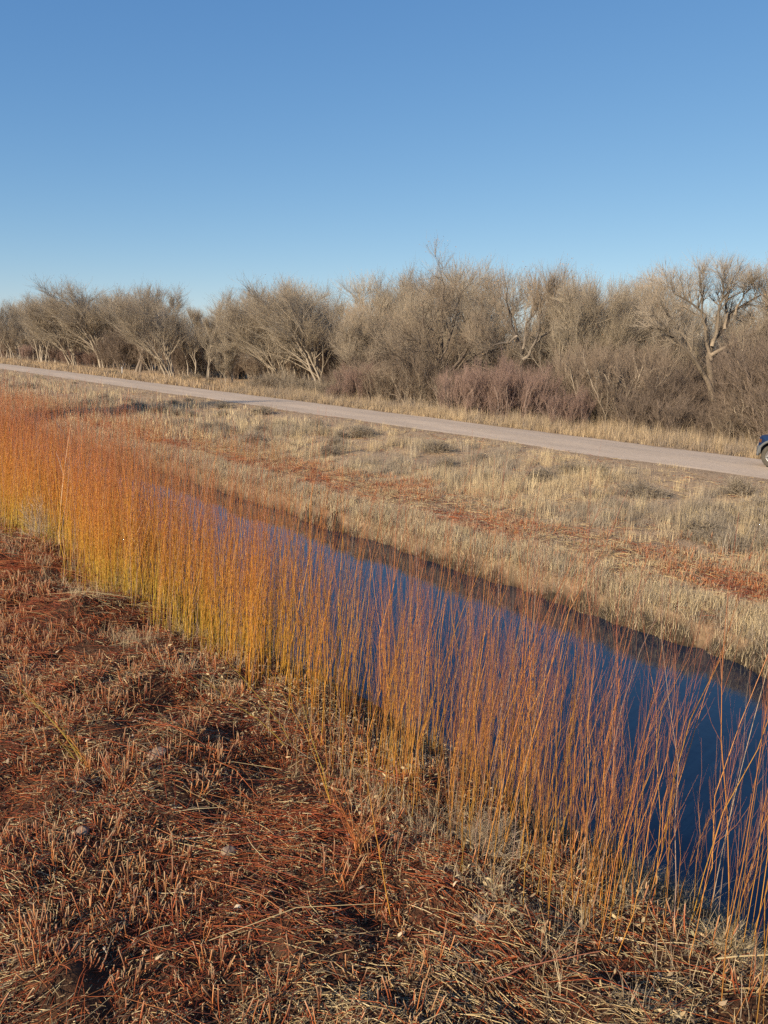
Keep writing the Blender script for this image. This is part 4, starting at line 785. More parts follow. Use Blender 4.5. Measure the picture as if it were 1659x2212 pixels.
    ('brown_brush2', 'brush', 'leafless grey-brown shrub beneath the tall central trees', 'shrub', 38, 40.6, 3.3, 6.12, 'bare grey-brown brush beneath the central trees'),
    ('brown_brush2', 'brush', 'leafless grey-brown shrub beneath the tall central trees', 'shrub', 40, 35.3, 3.5, 5.76, 'bare grey-brown brush beneath the central trees'),
    ('brown_brush', 'brush', 'leafless grey-brown shrub beneath the tall central trees', 'shrub', 43, 55.1, 4.95, 4.42, 'bare grey-brown brush beneath the central trees'),
    ('brown_brush2', 'brush', 'leafless grey-brown shrub beneath the tall central trees', 'shrub', 44, 51.8, 5.55, 3.22, 'bare grey-brown brush beneath the central trees'),
    ('pink_brush', 'tamarisk_bush', 'pinkish tamarisk bush, left one of the pink clump at the road', 'bush', 35.6, 36.7, 3.4, 5.13, ''),
    ('pink_brush', 'tamarisk_bush', 'largest pinkish tamarisk bush in the middle of the pink clump at the road', 'bush', 36, 34.9, 3.95, 4.41, ''),
    ('pink_brush', 'tamarisk_bush', 'pinkish tamarisk bush, rightmost of the pink clump at the road', 'bush', 35.4, 32.3, 3.85, 0.24, ''),
    ('pink_brush', 'tamarisk_bush', 'small reddish tamarisk bush alone right of the pink clump', 'bush', 34.8, 28.0, 2.6, 4.19, ''),
    ('pink_brush', 'tamarisk_bush', 'small purplish tamarisk bush at the verge left of the central brush', 'bush', 35.4, 50.5, 1.6, 2.09, ''),
    ('pink_brush', 'tamarisk_bush', 'tall greyish-pink tamarisk bush before the dark crooked trunk', 'bush', 37, 49.6, 3.25, 3.73, ''),
    ('grey_brush', 'brush', 'rounded grey-tan shrub under the white trunks right of the dark gap', 'shrub', 38, 67.3, 1.3, 0.85, 'rounded shrubs right of the dark gap'),
    ('grey_brush', 'brush', 'rounded grey-tan shrub under the white trunks right of the dark gap', 'shrub', 37, 63.1, 2.1, 1.91, 'rounded shrubs right of the dark gap'),
    ('grey_brush', 'brush', 'rounded grey-tan shrub under the white trunks right of the dark gap', 'shrub', 39, 64.1, 2.3, 3.15, 'rounded shrubs right of the dark gap'),
    ('grey_brush', 'brush', 'rounded grey-tan shrub under the white trunks right of the dark gap', 'shrub', 37, 58.3, 2.1, 5.51, 'rounded shrubs right of the dark gap'),
    ('grey_brush', 'brush', 'rounded grey-tan shrub under the white trunks right of the dark gap', 'shrub', 38.5, 58.6, 1.85, 5.11, 'rounded shrubs right of the dark gap'),
    ('grey_brush', 'brush', 'rounded grey-tan shrub under the white trunks right of the dark gap', 'shrub', 37, 54.5, 1.9, 5.2, 'rounded shrubs right of the dark gap'),
    ('grey_brush', 'brush', 'low grey shrub under the slim pale trunks left of the dark gap', 'shrub', 40, 79.6, 1.0, 0.44, 'low shrubs left of the dark gap'),
    ('grey_brush', 'brush', 'low grey shrub under the slim pale trunks left of the dark gap', 'shrub', 38.5, 74.1, 0.7, 1.4, 'low shrubs left of the dark gap'),
    ('grey_brush', 'brush', 'low grey shrub under the slim pale trunks left of the dark gap', 'shrub', 38, 70.4, 0.9, 1.7, 'low shrubs left of the dark gap'),
    ('grey_brush', 'brush', 'low grey shrub under the slim pale trunks left of the dark gap', 'shrub', 41, 84.9, 1.15, 5.92, 'low shrubs left of the dark gap'),
    ('grey_brush', 'brush', 'low grey shrub under the slim pale trunks left of the dark gap', 'shrub', 39, 83.5, 1.05, 5.52, 'low shrubs left of the dark gap'),
    ('low_scrub', 'saltbush', 'low dark round saltbush on the verge before the marker post', 'bush', 36, 97.1, 0.8, 6.04, ''),
    ('low_scrub', 'saltbush', 'smaller dark saltbush right of the marker post', 'bush', 35, 91.3, 0.8, 0.07, ''),
    ('low_scrub', 'saltbush', 'low dark saltbush at the verge near the bright white stems', 'bush', 35, 80.9, 0.65, 4.33, ''),
    ('low_scrub', 'saltbush', 'small dark saltbush on the verge below the slender pale trunks', 'bush', 36, 72.3, 0.65, 1.32, ''),
    ('brown_brush2', 'brush', 'dark leafless understory shrub deep in the wood', 'shrub', 47.2, 226.3, 6.9, 5.06, 'understory shrubs deep in the wood'),
    ('brown_brush', 'brush', 'dark leafless understory shrub deep in the wood', 'shrub', 47.9, 213.0, 6.25, 1.07, 'understory shrubs deep in the wood'),
    ('brown_brush2', 'brush', 'dark leafless understory shrub deep in the wood', 'shrub', 46.3, 190.3, 5.5, 3.47, 'understory shrubs deep in the wood'),
    ('brown_brush2', 'brush', 'dark leafless understory shrub deep in the wood', 'shrub', 47.0, 180.7, 5.95, 1.08, 'understory shrubs deep in the wood'),
    ('brown_brush2', 'brush', 'dark leafless understory shrub deep in the wood', 'shrub', 50.4, 183.1, 6.75, 2.05, 'understory shrubs deep in the wood'),
    ('brown_brush2', 'brush', 'dark leafless understory shrub deep in the wood', 'shrub', 50.7, 169.8, 6.85, 1.99, 'understory shrubs deep in the wood'),
    ('brown_brush', 'brush', 'dark leafless understory shrub deep in the wood', 'shrub', 47.3, 147.6, 5.85, 2.5, 'understory shrubs deep in the wood'),
    ('brown_brush2', 'brush', 'dark leafless understory shrub deep in the wood', 'shrub', 49.4, 144.2, 6.5, 0.54, 'understory shrubs deep in the wood'),
    ('brown_brush', 'brush', 'dark leafless understory shrub deep in the wood', 'shrub', 46.8, 127.0, 5.25, 5.79, 'understory shrubs deep in the wood'),
    ('brown_brush', 'brush', 'dark leafless understory shrub deep in the wood', 'shrub', 47.1, 121.2, 6.5, 4.0, 'understory shrubs deep in the wood'),
    ('brown_brush', 'brush', 'dark leafless understory shrub deep in the wood', 'shrub', 48.9, 120.3, 5.45, 1.51, 'understory shrubs deep in the wood'),
    ('brown_brush2', 'brush', 'dark leafless understory shrub deep in the wood', 'shrub', 46.6, 107.5, 6.6, 5.39, 'understory shrubs deep in the wood'),
    ('brown_brush', 'brush', 'dark leafless understory shrub deep in the wood', 'shrub', 46.8, 102.0, 5.65, 5.57, 'understory shrubs deep in the wood'),
    ('brown_brush', 'brush', 'dark leafless understory shrub deep in the wood', 'shrub', 49.8, 102.4, 5.3, 1.63, 'understory shrubs deep in the wood'),
    ('brown_brush2', 'brush', 'dark leafless understory shrub deep in the wood', 'shrub', 49.2, 95.8, 4.55, 6.11, 'understory shrubs deep in the wood'),
    ('brown_brush', 'brush', 'dark leafless understory shrub deep in the wood', 'shrub', 49.8, 93.0, 3.5, 5.9, 'understory shrubs deep in the wood'),
    ('brown_brush2', 'brush', 'dark leafless understory shrub deep in the wood', 'shrub', 50.9, 90.1, 3.85, 4.37, 'understory shrubs deep in the wood'),
    ('brown_brush', 'brush', 'dark leafless understory shrub deep in the wood', 'shrub', 50.2, 84.3, 4.65, 4.95, 'understory shrubs deep in the wood'),
    ('brown_brush2', 'brush', 'dark leafless understory shrub deep in the wood', 'shrub', 49.0, 78.6, 5.45, 2.25, 'understory shrubs deep in the wood'),
    ('brown_brush', 'brush', 'dark leafless understory shrub deep in the wood', 'shrub', 50.2, 76.4, 6.0, 1.12, 'understory shrubs deep in the wood'),
    ('brown_brush', 'brush', 'dark leafless understory shrub deep in the wood', 'shrub', 47.5, 69.2, 4.9, 5.82, 'understory shrubs deep in the wood'),
    ('brown_brush', 'brush', 'dark leafless understory shrub deep in the wood', 'shrub', 47.9, 66.5, 5.15, 5.86, 'understory shrubs deep in the wood'),
    ('brown_brush', 'brush', 'dark leafless understory shrub deep in the wood', 'shrub', 47.7, 63.7, 5.95, 0.13, 'understory shrubs deep in the wood'),
    ('brown_brush2', 'brush', 'dark leafless understory shrub deep in the wood', 'shrub', 47.5, 61.1, 5.7, 5.82, 'understory shrubs deep in the wood'),
    ('brown_brush2', 'brush', 'dark leafless understory shrub deep in the wood', 'shrub', 46.2, 56.8, 5.25, 1.02, 'understory shrubs deep in the wood'),
    ('brown_brush', 'brush', 'dark leafless understory shrub deep in the wood', 'shrub', 49.1, 57.2, 6.0, 2.77, 'understory shrubs deep in the wood'),
    ('brown_brush2', 'brush', 'dark leafless understory shrub deep in the wood', 'shrub', 46.1, 51.8, 7.0, 1.31, 'understory shrubs deep in the wood'),
    ('brown_brush', 'brush', 'dark leafless understory shrub deep in the wood', 'shrub', 49.0, 52.9, 5.45, 2.99, 'understory shrubs deep in the wood'),
    ('brown_brush', 'brush', 'dark leafless understory shrub deep in the wood', 'shrub', 48.6, 49.8, 5.5, 3.72, 'understory shrubs deep in the wood'),
    ('brown_brush2', 'brush', 'dark leafless understory shrub deep in the wood', 'shrub', 49.6, 48.6, 5.0, 1.43, 'understory shrubs deep in the wood'),
    ('brown_brush2', 'brush', 'dark leafless understory shrub deep in the wood', 'shrub', 49.1, 46.0, 5.0, 1.45, 'understory shrubs deep in the wood'),
    ('brown_brush2', 'brush', 'dark leafless understory shrub deep in the wood', 'shrub', 48.7, 43.5, 5.25, 5.76, 'understory shrubs deep in the wood'),
    ('brown_brush2', 'brush', 'dark leafless understory shrub deep in the wood', 'shrub', 49.3, 41.9, 5.65, 1.6, 'understory shrubs deep in the wood'),
    ('brown_brush2', 'brush', 'dark leafless understory shrub deep in the wood', 'shrub', 48.7, 39.8, 5.5, 3.54, 'understory shrubs deep in the wood'),
    ('brown_brush', 'brush', 'dark leafless understory shrub deep in the wood', 'shrub', 48.5, 37.7, 5.8, 5.48, 'understory shrubs deep in the wood'),
    ('brown_brush', 'brush', 'dark leafless understory shrub deep in the wood', 'shrub', 50.9, 37.9, 4.55, 3.7, 'understory shrubs deep in the wood'),
    ('brown_brush', 'brush', 'dark leafless understory shrub deep in the wood', 'shrub', 50.1, 36.1, 6.0, 4.4, 'understory shrubs deep in the wood'),
    ('brown_brush', 'brush', 'dark leafless understory shrub deep in the wood', 'shrub', 50.2, 34.9, 4.65, 1.63, 'understory shrubs deep in the wood'),
    ('brown_brush', 'brush', 'dark leafless understory shrub deep in the wood', 'shrub', 48.4, 32.5, 6.1, 3.98, 'understory shrubs deep in the wood'),
    ('brown_brush', 'brush', 'dark leafless understory shrub deep in the wood', 'shrub', 48.6, 31.2, 5.85, 5.51, 'understory shrubs deep in the wood'),
    ('brown_brush2', 'brush', 'dark leafless understory shrub deep in the wood', 'shrub', 48.1, 29.6, 4.3, 0.45, 'understory shrubs deep in the wood'),
    ('brown_brush', 'brush', 'dark leafless understory shrub deep in the wood', 'shrub', 46.4, 27.4, 5.05, 1.76, 'understory shrubs deep in the wood'),
    ('brown_brush', 'brush', 'dark leafless understory shrub deep in the wood', 'shrub', 50.8, 28.5, 6.0, 4.43, 'understory shrubs deep in the wood'),
    ('brown_brush', 'brush', 'dark leafless understory shrub deep in the wood', 'shrub', 46.4, 24.8, 4.2, 5.93, 'understory shrubs deep in the wood'),
    ('brown_brush2', 'brush', 'dark leafless understory shrub deep in the wood', 'shrub', 48.6, 24.8, 4.25, 4.14, 'understory shrubs deep in the wood'),
    ('brown_brush', 'brush', 'dark leafless understory shrub deep in the wood', 'shrub', 48.6, 23.6, 5.15, 0.4, 'understory shrubs deep in the wood'),
    ('brown_brush2', 'brush', 'dark leafless understory shrub deep in the wood', 'shrub', 46.7, 21.7, 4.15, 3.18, 'understory shrubs deep in the wood'),
    ('grey_brush', 'brush', 'low dusky brush behind the trunks of the left trees', 'shrub', 49.9, 229.1, 5.3, 3.86, 'low brush behind the left trunks'),
    ('grey_brush', 'brush', 'low dusky brush behind the trunks of the left trees', 'shrub', 49.0, 217.5, 5.5, 3.38, 'low brush behind the left trunks'),
    ('brown_brush2', 'brush', 'low dusky brush behind the trunks of the left trees', 'shrub', 51.1, 219.9, 6.05, 0.95, 'low brush behind the left trunks'),
    ('brown_brush2', 'brush', 'low dusky brush behind the trunks of the left trees', 'shrub', 52.2, 218.0, 4.15, 2.99, 'low brush behind the left trunks'),
    ('grey_brush', 'brush', 'low dusky brush behind the trunks of the left trees', 'shrub', 52.8, 213.5, 4.3, 3.64, 'low brush behind the left trunks'),
    ('brown_brush2', 'brush', 'low dusky brush behind the trunks of the left trees', 'shrub', 53.2, 208.5, 5.8, 1.0, 'low brush behind the left trunks'),
    ('brown_brush2', 'brush', 'low dusky brush behind the trunks of the left trees', 'shrub', 55.7, 213.0, 5.4, 3.31, 'low brush behind the left trunks'),
    ('grey_brush', 'brush', 'low dusky brush behind the trunks of the left trees', 'shrub', 50.9, 188.8, 4.0, 5.35, 'low brush behind the left trunks'),
    ('grey_brush', 'brush', 'low dusky brush behind the trunks of the left trees', 'shrub', 51.3, 184.4, 3.65, 0.59, 'low brush behind the left trunks'),
    ('grey_brush', 'brush', 'low dusky brush behind the trunks of the left trees', 'shrub', 49.2, 171.1, 3.15, 5.85, 'low brush behind the left trunks'),
    ('grey_brush', 'brush', 'low dusky brush behind the trunks of the left trees', 'shrub', 53.8, 181.0, 3.7, 1.52, 'low brush behind the left trunks'),
    ('grey_brush', 'brush', 'low dusky brush behind the trunks of the left trees', 'shrub', 51.8, 168.7, 4.25, 5.88, 'low brush behind the left trunks'),
    ('brown_brush2', 'brush', 'low dusky brush behind the trunks of the left trees', 'shrub', 52.6, 167.0, 4.55, 0.6, 'low brush behind the left trunks'),
    ('grey_brush', 'brush', 'low dusky brush behind the trunks of the left trees', 'shrub', 49.0, 152.7, 3.55, 4.57, 'low brush behind the left trunks'),
    ('brown_brush2', 'brush', 'low dusky brush behind the trunks of the left trees', 'shrub', 55.8, 169.3, 4.1, 5.45, 'low brush behind the left trunks'),
    ('grey_brush', 'brush', 'low dusky brush behind the trunks of the left trees', 'shrub', 51.4, 152.8, 4.15, 3.55, 'low brush behind the left trunks'),
    ('brown_brush2', 'brush', 'low dusky brush behind the trunks of the left trees', 'shrub', 55.6, 161.0, 4.05, 0.57, 'low brush behind the left trunks'),
    ('grey_brush', 'brush', 'low dusky brush behind the trunks of the left trees', 'shrub', 52.1, 148.0, 4.05, 0.57, 'low brush behind the left trunks'),
    ('brown_brush2', 'brush', 'low dusky brush behind the trunks of the left trees', 'shrub', 49.9, 138.9, 3.8, 4.7, 'low brush behind the left trunks'),
    ('brown_brush2', 'brush', 'low dusky brush behind the trunks of the left trees', 'shrub', 51.2, 138.7, 4.1, 2.45, 'low brush behind the left trunks'),
    ('brown_brush2', 'brush', 'low dusky brush behind the trunks of the left trees', 'shrub', 49.7, 130.9, 3.85, 6.08, 'low brush behind the left trunks'),
    ('brown_brush2', 'brush', 'low dusky brush behind the trunks of the left trees', 'shrub', 54.0, 138.3, 4.3, 2.28, 'low brush behind the left trunks'),
    ('grey_brush', 'brush', 'low dusky brush behind the trunks of the left trees', 'shrub', 55.0, 138.1, 4.2, 1.76, 'low brush behind the left trunks'),
    ('grey_brush', 'brush', 'low dusky brush behind the trunks of the left trees', 'shrub', 49.2, 121.2, 3.25, 4.81, 'low brush behind the left trunks'),
    ('brown_brush2', 'brush', 'low dusky brush behind the trunks of the left trees', 'shrub', 52.6, 126.9, 3.15, 3.3, 'low brush behind the left trunks'),
    ('grey_brush', 'brush', 'low dusky brush behind the trunks of the left trees', 'shrub', 52.5, 123.6, 3.7, 2.67, 'low brush behind the left trunks'),
    ('brown_brush2', 'brush', 'low dusky brush behind the trunks of the left trees', 'shrub', 55.2, 127.3, 2.8, 2.07, 'low brush behind the left trunks'),
    ('brown_brush2', 'brush', 'low dusky brush behind the trunks of the left trees', 'shrub', 52.8, 119.6, 3.5, 4.91, 'low brush behind the left trunks'),
    ('brown_brush2', 'brush', 'low dusky brush behind the trunks of the left trees', 'shrub', 55.5, 122.5, 2.95, 3.15, 'low brush behind the left trunks'),
    ('grey_brush', 'brush', 'low dusky brush behind the trunks of the left trees', 'shrub', 54.5, 117.5, 3.45, 4.15, 'low brush behind the left trunks'),
    ('grey_brush', 'brush', 'low dusky brush behind the trunks of the left trees', 'shrub', 53.4, 112.9, 3.55, 3.32, 'low brush behind the left trunks'),
    ('brown_brush2', 'brush', 'low dusky brush behind the trunks of the left trees', 'shrub', 52.2, 107.8, 2.35, 0.01, 'low brush behind the left trunks'),
    ('brown_brush2', 'brush', 'low dusky brush behind the trunks of the left trees', 'shrub', 51.4, 104.2, 3.25, 5.2, 'low brush behind the left trunks'),
    ('grey_brush', 'brush', 'low dusky brush behind the trunks of the left trees', 'shrub', 50.9, 101.1, 2.95, 0.22, 'low brush behind the left trunks'),
    ('grey_brush', 'brush', 'low dusky brush behind the trunks of the left trees', 'shrub', 54.2, 105.7, 2.5, 4.95, 'low brush behind the left trunks'),
    ('grey_brush', 'brush', 'low dusky brush behind the trunks of the left trees', 'shrub', 53.3, 102.4, 2.4, 5.29, 'low brush behind the left trunks'),
    ('grey_brush', 'brush', 'low dusky brush behind the trunks of the left trees', 'shrub', 50.3, 94.8, 2.6, 2.03, 'low brush behind the left trunks'),
    ('grey_brush', 'brush', 'low dusky brush behind the trunks of the left trees', 'shrub', 51.8, 95.9, 2.9, 5.68, 'low brush behind the left trunks'),
    ('grey_brush', 'brush', 'low dusky brush behind the trunks of the left trees', 'shrub', 53.4, 97.1, 2.85, 1.64, 'low brush behind the left trunks'),
    ('grey_brush', 'brush', 'low dusky brush behind the trunks of the left trees', 'shrub', 55.8, 99.8, 3.3, 2.38, 'low brush behind the left trunks'),
    ('brown_brush2', 'brush', 'low dusky brush behind the trunks of the left trees', 'shrub', 50.7, 89.2, 2.8, 2.27, 'low brush behind the left trunks'),
    ('grey_brush', 'brush', 'low dusky brush behind the trunks of the left trees', 'shrub', 54.3, 93.3, 3.1, 4.5, 'low brush behind the left trunks'),
    ('brown_brush2', 'brush', 'low dusky brush behind the trunks of the left trees', 'shrub', 53.9, 90.6, 2.6, 2.33, 'low brush behind the left trunks'),
    ('grey_brush', 'brush', 'low dusky brush behind the trunks of the left trees', 'shrub', 50.2, 82.6, 2.0, 2.83, 'low brush behind the left trunks'),
    ('brown_brush2', 'brush', 'low dusky brush behind the trunks of the left trees', 'shrub', 52.7, 84.8, 2.3, 3.51, 'low brush behind the left trunks'),
    ('brown_brush2', 'brush', 'low dusky brush behind the trunks of the left trees', 'shrub', 53.5, 84.6, 2.55, 1.66, 'low brush behind the left trunks'),
    ('pink_brush', 'brush', 'reddish-brown thicket bush at the foot of the left trees', 'shrub', 46, 183.3, 3.35, 2.06, 'reddish thicket at the left trees'),
    ('pink_brush', 'brush', 'reddish-brown thicket bush at the foot of the left trees', 'shrub', 46, 142.9, 2.75, 4.34, 'reddish thicket at the left trees'),
    ('pink_brush', 'brush', 'reddish-brown thicket bush at the foot of the left trees', 'shrub', 46, 137.2, 2.7, 4.87, 'reddish thicket at the left trees'),
    ('pink_brush', 'brush', 'reddish-brown thicket bush at the foot of the left trees', 'shrub', 46, 131.9, 2.6, 4.37, 'reddish thicket at the left trees'),
    ('pink_brush', 'brush', 'reddish-brown thicket bush at the foot of the left trees', 'shrub', 46, 150.3, 2.85, 0.74, 'reddish thicket at the left trees'),
    ('pink_brush', 'brush', 'reddish-brown thicket bush at the foot of the left trees', 'shrub', 46, 167.0, 3.1, 3.18, 'reddish thicket at the left trees'),
]
for (kind, name, label, cat, u, v, h, rz, grp) in TREES:
    e = plant(kind, name, label, cat, u, v, h, rz, grp or None)
    if cat == 'tree' and kind not in ('great_tree', 'dark_fork', 'dark_level', 'slim_white'): q_ = 1.38 if v > 62 else (1.2 if h < 8.6 or v > 45 else 1.05); e.scale.x *= q_; e.scale.y *= q_
# off to the left of the picture: the tree whose long shadow crosses bank and road; unseen second tree and shrub added to deepen it
for (u, v, h, rz, lab, kd, sx) in ((1.0, 43.7, 13.8, -.3, 'big bare cottonwood beyond the left edge, throwing its shadow over the road', 'dark_level', .42),
                                  (2.5, 43.9, 11.5, 2.3, 'unseen second bare tree added beyond the left edge to deepen the big cottonwood shadow', 'dark_level', .40),
                                  (4.2, 44.3, 7.5, 1.1, 'unseen brushy leafless shrub added beyond the left edge, under the big cottonwood, for more shade', 'brown_brush', .8)):
    e = plant(kd, 'cottonwood_tree' if sx < .5 else 'brush', lab, 'tree' if sx < .5 else 'shrub', u, v, h, rz)
    e.scale = (e.scale.x*sx, e.scale.y*sx, e.scale.z)

# grey low shrubs dotting the far slope
scrub_me = [weed_bush('rabbitbrush', '', (0, 0, 0), .42, .42, 190, [(.30, .25, .19), (.36, .30, .22), (.25, .205, .16)], 400+i, 'bush', rad=.0045, me_only=True) for i in range(5)]
r = rs(171); n_ = 0
while n_ < 120:
    u = r.uniform(17.0, 23.6); v = 7+75*r.rand()**1.6
    if fbm(u*.28, v*.22, 172, 2) < .47: continue
    o = link('rabbitbrush', scrub_me[r.randint(5)]); s = r.uniform(.6, 1.35); o.location = at(u, v); o.scale = (s*1.5, s*1.5, s*.85); o.rotation_euler = (0, 0, r.uniform(0, 6.28))
    tag(o, 'low grey-brown scrub clump on the grassy slope between canal bench and road', 'scrub', 'grey scrub clumps on the far slope'); n_ += 1

# ------------------------------------------------------------------ white marker post beyond the road
def box(bm, x0, x1, y0, y1, z0, z1, bev=0):
    m_ = bmesh.ops.create_cube(bm, size=1); vs_ = m_['verts']
    for q in vs_: q.co = Vector(((x0+x1)/2+q.co.x*(x1-x0), (y0+y1)/2+q.co.y*(y1-y0), (z0+z1)/2+q.co.z*(z1-z0)))
    if bev:
        es = list({e for q in vs_ for e in q.link_edges}); bmesh.ops.bevel(bm, geom=es, offset=bev, segments=2, affect='EDGES')
def bmobj(name, bm, mt, parent=None, smooth=False):
    me = bpy.data.meshes.new(name); bm.to_mesh(me); bm.free(); me.materials.append(mt)
    if smooth:
        for p in me.polygons: p.use_smooth = True
    return link(name, me, parent)
M_white = mat('white_paint', (.80, .80, .78), .5); M_blue = mat('pale_blue_paint', (.25, .38, .55), .5)
mp_ = empty('marker_post', at(35.2, 91.5), .9); tag(mp_, 'small white marker post beyond the road at the left, by a dark bush', 'post')
bm = bmesh.new(); box(bm, -.07, .07, -.03, .03, -.2, 1.25, .012); bmobj('post', bm, M_white, mp_)
bm = bmesh.new(); box(bm, .072, .078, -.028, .028, .75, 1.15); bmobj('reflector', bm, M_blue, mp_)

# ------------------------------------------------------------------ blue four-wheel-drive on the road
M_paint = mat('navy_paint', (.008, .022, .07), .28, spec=.5, coat=.8); M_trim = mat('grey_cladding', (.12, .125, .13), .45, spec=.4)
M_tyre = mat('dusty_tyre', (.085, .075, .062), .9, var=.2, nscale=14); M_alloy = mat('alloy', (.42, .41, .40), .38, metal=.9)
M_glass = mat('tinted_glass', (.015, .018, .02), .06, spec=.6); M_black = mat('black_plastic', (.02, .02, .02), .6)
M_lens = mat('lamp_lens', (.65, .66, .66), .12, spec=.6); M_amber = mat('amber_lens', (.12, .05, .02), .2); M_redl = mat('red_lens', (.4, .02, .02), .2)
# local axes: x forward, y left, z up ; front axle at x=0, rear axle at x=-2.65
car = empty('parked_car', (29.02, 13.90, float(terrain(28.2, 14))+.03), PI/2); tag(car, 'dark blue four-wheel drive entering the frame at the right edge on the gravel road', 'car')
def prof_mesh(prof, yfun, nseg=9):
    """prof: list of (x,z) around the outline; sections across y, inset by yfun at the ends"""
    bm = bmesh.new(); rows = []
    for j in range(nseg):
        s = -1+2*j/(nseg-1); rows.append([bm.verts.new((x, s*yfun(x, z), z)) for x, z in prof])
    for a, b_ in zip(rows[:-1], rows[1:]):
        for i in range(len(prof)): bm.faces.new((a[i], a[(i+1) % len(prof)], b_[(i+1) % len(prof)], b_[i]))
    bm.faces.new(rows[0][::-1]); bm.faces.new(rows[-1]); bmesh.ops.recalc_face_normals(bm, faces=bm.faces); return bm
def arch(cx, r_, z0, n=10):   # wheel opening points from rear to front
    a0 = math.asin((z0-.40)/r_); return [(cx-r_*math.cos(a), .40+r_*math.sin(a)) for a in np.linspace(a0, PI-a0, n)]
low = [(-3.42, .48)]+arch(-2.65, .50, .42)+arch(0, .50, .42)+[(.53, .40), (.56, .50), (.58, .72), (.55, .98), (.49, 1.07), (.22, 1.13), (-.55, 1.19), (-.62, 1.20), (-3.50, 1.17), (-3.56, .9), (-3.52, .6)]
body = bmobj('body', prof_mesh(low, lambda x, z: .86-.10*max(0, x-.25)/.5-.03*max(0, z-.95)/.2), M_paint, car, False)
cabin = [(-.50, 1.17), (-1.12, 1.68), (-1.30, 1.74), (-2.9, 1.76), (-3.30, 1.70), (-3.47, 1.17)]
cb = bmobj('cabin', prof_mesh(cabin, lambda x, z: .80-.13*max(0, z-1.17)/.58), M_paint, car, False)
bv = body.modifiers.new('bevel', 'BEVEL'); bv.width = .035; bv.segments = 3; bv.limit_method = 'ANGLE'; bv.angle_limit = .6
bv = cb.modifiers.new('bevel', 'BEVEL'); bv.width = .03; bv.segments = 3; bv.limit_method = 'ANGLE'; bv.angle_limit = .5
def quad_part(name, pts, mt, parent, th=.006):
    bm = bmesh.new(); f = bm.faces.new([bm.verts.new(p) for p in pts]); bmesh.ops.recalc_face_normals(bm, faces=[f]); o = bmobj(name, bm, mt, parent)
    so_ = o.modifiers.new('solid', 'SOLIDIFY'); so_.thickness = th; so_.offset = 0; return o
def cy(z): return .80-.13*max(0, z-1.17)/.58
for s in (1, -1):
    for xa, xb, xc, xd in ((-1.25, -1.72, -.75, -1.72), (-1.80, -2.45, -1.80, -2.45), (-2.53, -3.15, -2.53, -3.28)):
        quad_part('side_window', [(xa, s*(cy(1.66)+.006), 1.66), (xb, s*(cy(1.66)+.006), 1.66), (xd, s*(cy(1.24)+.006), 1.24), (xc, s*(cy(1.24)+.006), 1.24)], M_glass, car)
    for xx in (-1.1, -2.1):
        bm = bmesh.new(); box(bm, xx-.5 if xx == -1.1 else xx-.2, (xx-.5 if xx == -1.1 else xx-.2)+.14, s*.865-.012, s*.865+.012, 1.02, 1.055, .008); bmobj('door_handle', bm, M_black, car)
    bm = bmesh.new(); box(bm, -.92, -.72, s*.93-.09, s*.93+.09, 1.17, 1.32, .03); bmobj('mirror', bm, M_black, car)
    # flares: swept arch bands standing proud of the body side
    for cx in (0, -2.65):
        bm = bmesh.new(); ring = []
        for a in np.linspace(math.radians(-4), math.radians(184), 22):
            row = [bm.verts.new((cx+rr*math.cos(a), s*yy, .40+rr*math.sin(a))) for rr, yy in ((.475, .80), (.475, .915), (.55, .905), (.565, .84))]; ring.append(row)
        for a_, b_ in zip(ring[:-1], ring[1:]):
            for i in range(4): bm.faces.new((a_[i], a_[(i+1) % 4], b_[(i+1) % 4], b_[i]))
        bm.faces.new(ring[0]); bm.faces.new(ring[-1][::-1]); bmesh.ops.recalc_face_normals(bm, faces=bm.faces); bmobj('wheel_flare', bm, M_trim, car, True)
    bm = bmesh.new(); box(bm, -2.1, -.55, s*.84-.04, s*.84+.04, .38, .52, .02); bmobj('side_step', bm, M_trim, car)
    bm = bmesh.new(); box(bm, .46, .585, s*.60-.15, s*.60+.15, .80, .97, .03); bmobj('headlight', bm, M_lens, car)
    bm = bmesh.new(); box(bm, .44, .55, s*.785-.03, s*.785+.03, .80, .96, .02); bmobj('turn_signal', bm, M_amber, car)
    bm = bmesh.new(); box(bm, -3.60, -3.52, s*.74-.08, s*.74+.08, .80, 1.12, .015); bmobj('tail_lamp', bm, M_redl, car)
    bm = bmesh.new(); box(bm, -3.0, -1.4, s*.60-.015, s*.60+.015, 1.80, 1.83, .01); box(bm, -1.55, -1.5, s*.60-.013, s*.60+.013, 1.74, 1.81); box(bm, -2.9, -2.85, s*.60-.013, s*.60+.013, 1.74, 1.81); bmobj('roof_rail', bm, M_black, car)
quad_part('windscreen', [(-.60, .74, 1.265), (-.60, -.74, 1.265), (-1.05, -.66, 1.635), (-1.05, .66, 1.635)], M_glass, car, .02)
quad_part('rear_window', [(-3.455, .68, 1.25), (-3.455, -.68, 1.25), (-3.34, -.62, 1.62), (-3.34, .62, 1.62)], M_glass, car, .02)
bm = bmesh.new(); box(bm, .54, .595, -.42, .42, .78, .96, .015)
for k in range(4): box(bm, .595, .607, -.40, .40, .80+.04*k, .815+.04*k)
bmobj('grille', bm, M_black, car)
bm = bmesh.new()   # wrap-round front bumper
sec = [(.0, .44), (.10, .46), (.13, .58), (.11, .70), (0, .72)]; rows = []
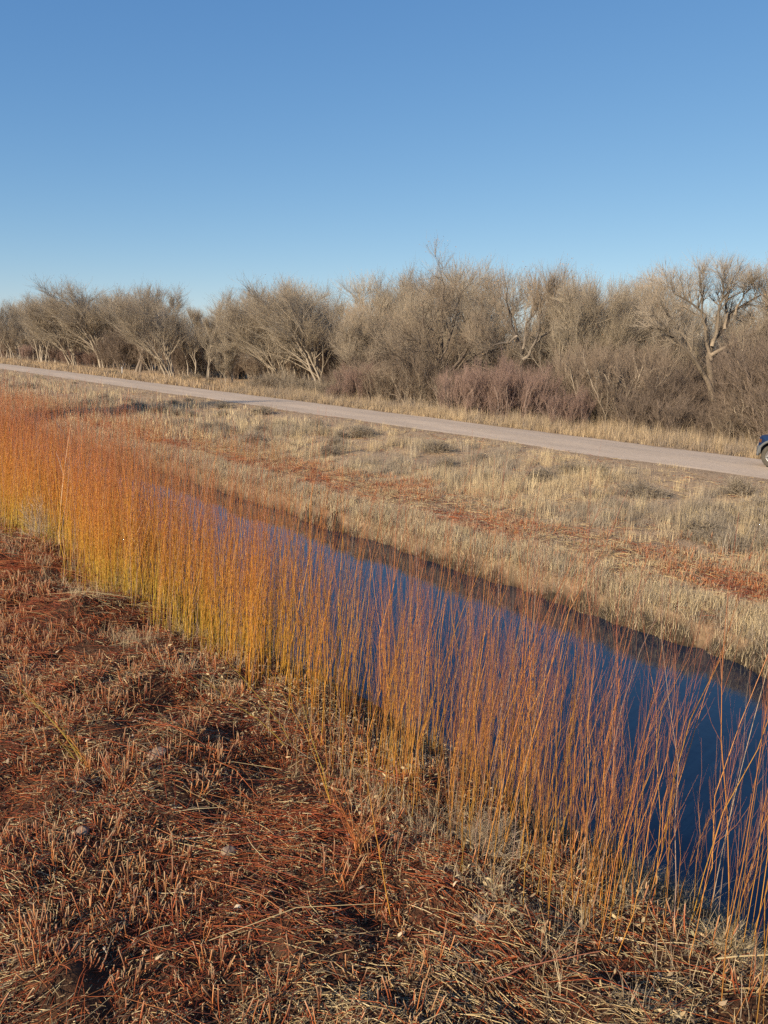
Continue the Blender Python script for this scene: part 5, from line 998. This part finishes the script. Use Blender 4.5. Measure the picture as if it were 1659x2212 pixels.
for y, xb in ((-.90, .42), (-.89, .46), (-.80, .52), (-.55, .58), (0, .62), (.55, .58), (.80, .52), (.89, .46), (.90, .42)):
    rows.append([bm.verts.new((xb-.02+dx*(.9 if abs(y) < .85 else .15), y*(1 if abs(y) < .85 else 1+.12*dx), z)) for dx, z in sec])
for a_, b_ in zip(rows[:-1], rows[1:]):
    for i in range(5): bm.faces.new((a_[i], a_[(i+1) % 5], b_[(i+1) % 5], b_[i]))
bm.faces.new(rows[0]); bm.faces.new(rows[-1][::-1]); bmesh.ops.recalc_face_normals(bm, faces=bm.faces); bmobj('front_bumper', bm, M_trim, car, True)
bm = bmesh.new(); box(bm, -3.70, -3.50, -.86, .86, .46, .68, .04); bmobj('rear_bumper', bm, M_trim, car)
bm = bmesh.new(); box(bm, -3.3, .5, -.62, .62, .30, .47, .02); bmobj('chassis', bm, M_black, car)
def lathe(prof, n=40):
    bm = bmesh.new(); rr = []
    for i in range(n):
        a = 2*PI*i/n; rr.append([bm.verts.new((r_*math.cos(a), y, r_*math.sin(a))) for r_, y in prof])
    for i in range(n):
        a, b_ = rr[i], rr[(i+1) % n]
        for j in range(len(prof)-1): bm.faces.new((a[j], a[j+1], b_[j+1], b_[j]))
    bmesh.ops.recalc_face_normals(bm, faces=bm.faces); return bm
for cx in (0, -2.65):
    for s in (1, -1):
        wh = bmobj('wheel', lathe([(.215, -.10), (.30, -.125), (.365, -.12), (.388, -.095), (.392, -.05), (.392, .05), (.388, .095), (.365, .12), (.30, .125), (.215, .10), (.215, -.10)]), M_tyre, car, True)
        wh.location = (cx, s*.77, .392)
        bm = lathe([(.222, .09), (.222, .118), (.205, .115), (.19, .06), (.10, .045), (.07, .085), (.045, .095), (.001, .095)])
        for k in range(5):
            a = 2*PI*k/5+.3; m4 = Matrix.Rotation(a, 4, 'Y'); st = len(bm.verts); bm.verts.ensure_lookup_table()
            box(bm, .05, .205, .055, .098, -.032, .032, .008); bm.verts.ensure_lookup_table()
            for q in bm.verts[st:]: q.co = m4 @ q.co
        rim = bmobj('rim', bm, M_alloy, wh, True)
        if s < 0: rim.rotation_euler = (0, 0, PI)
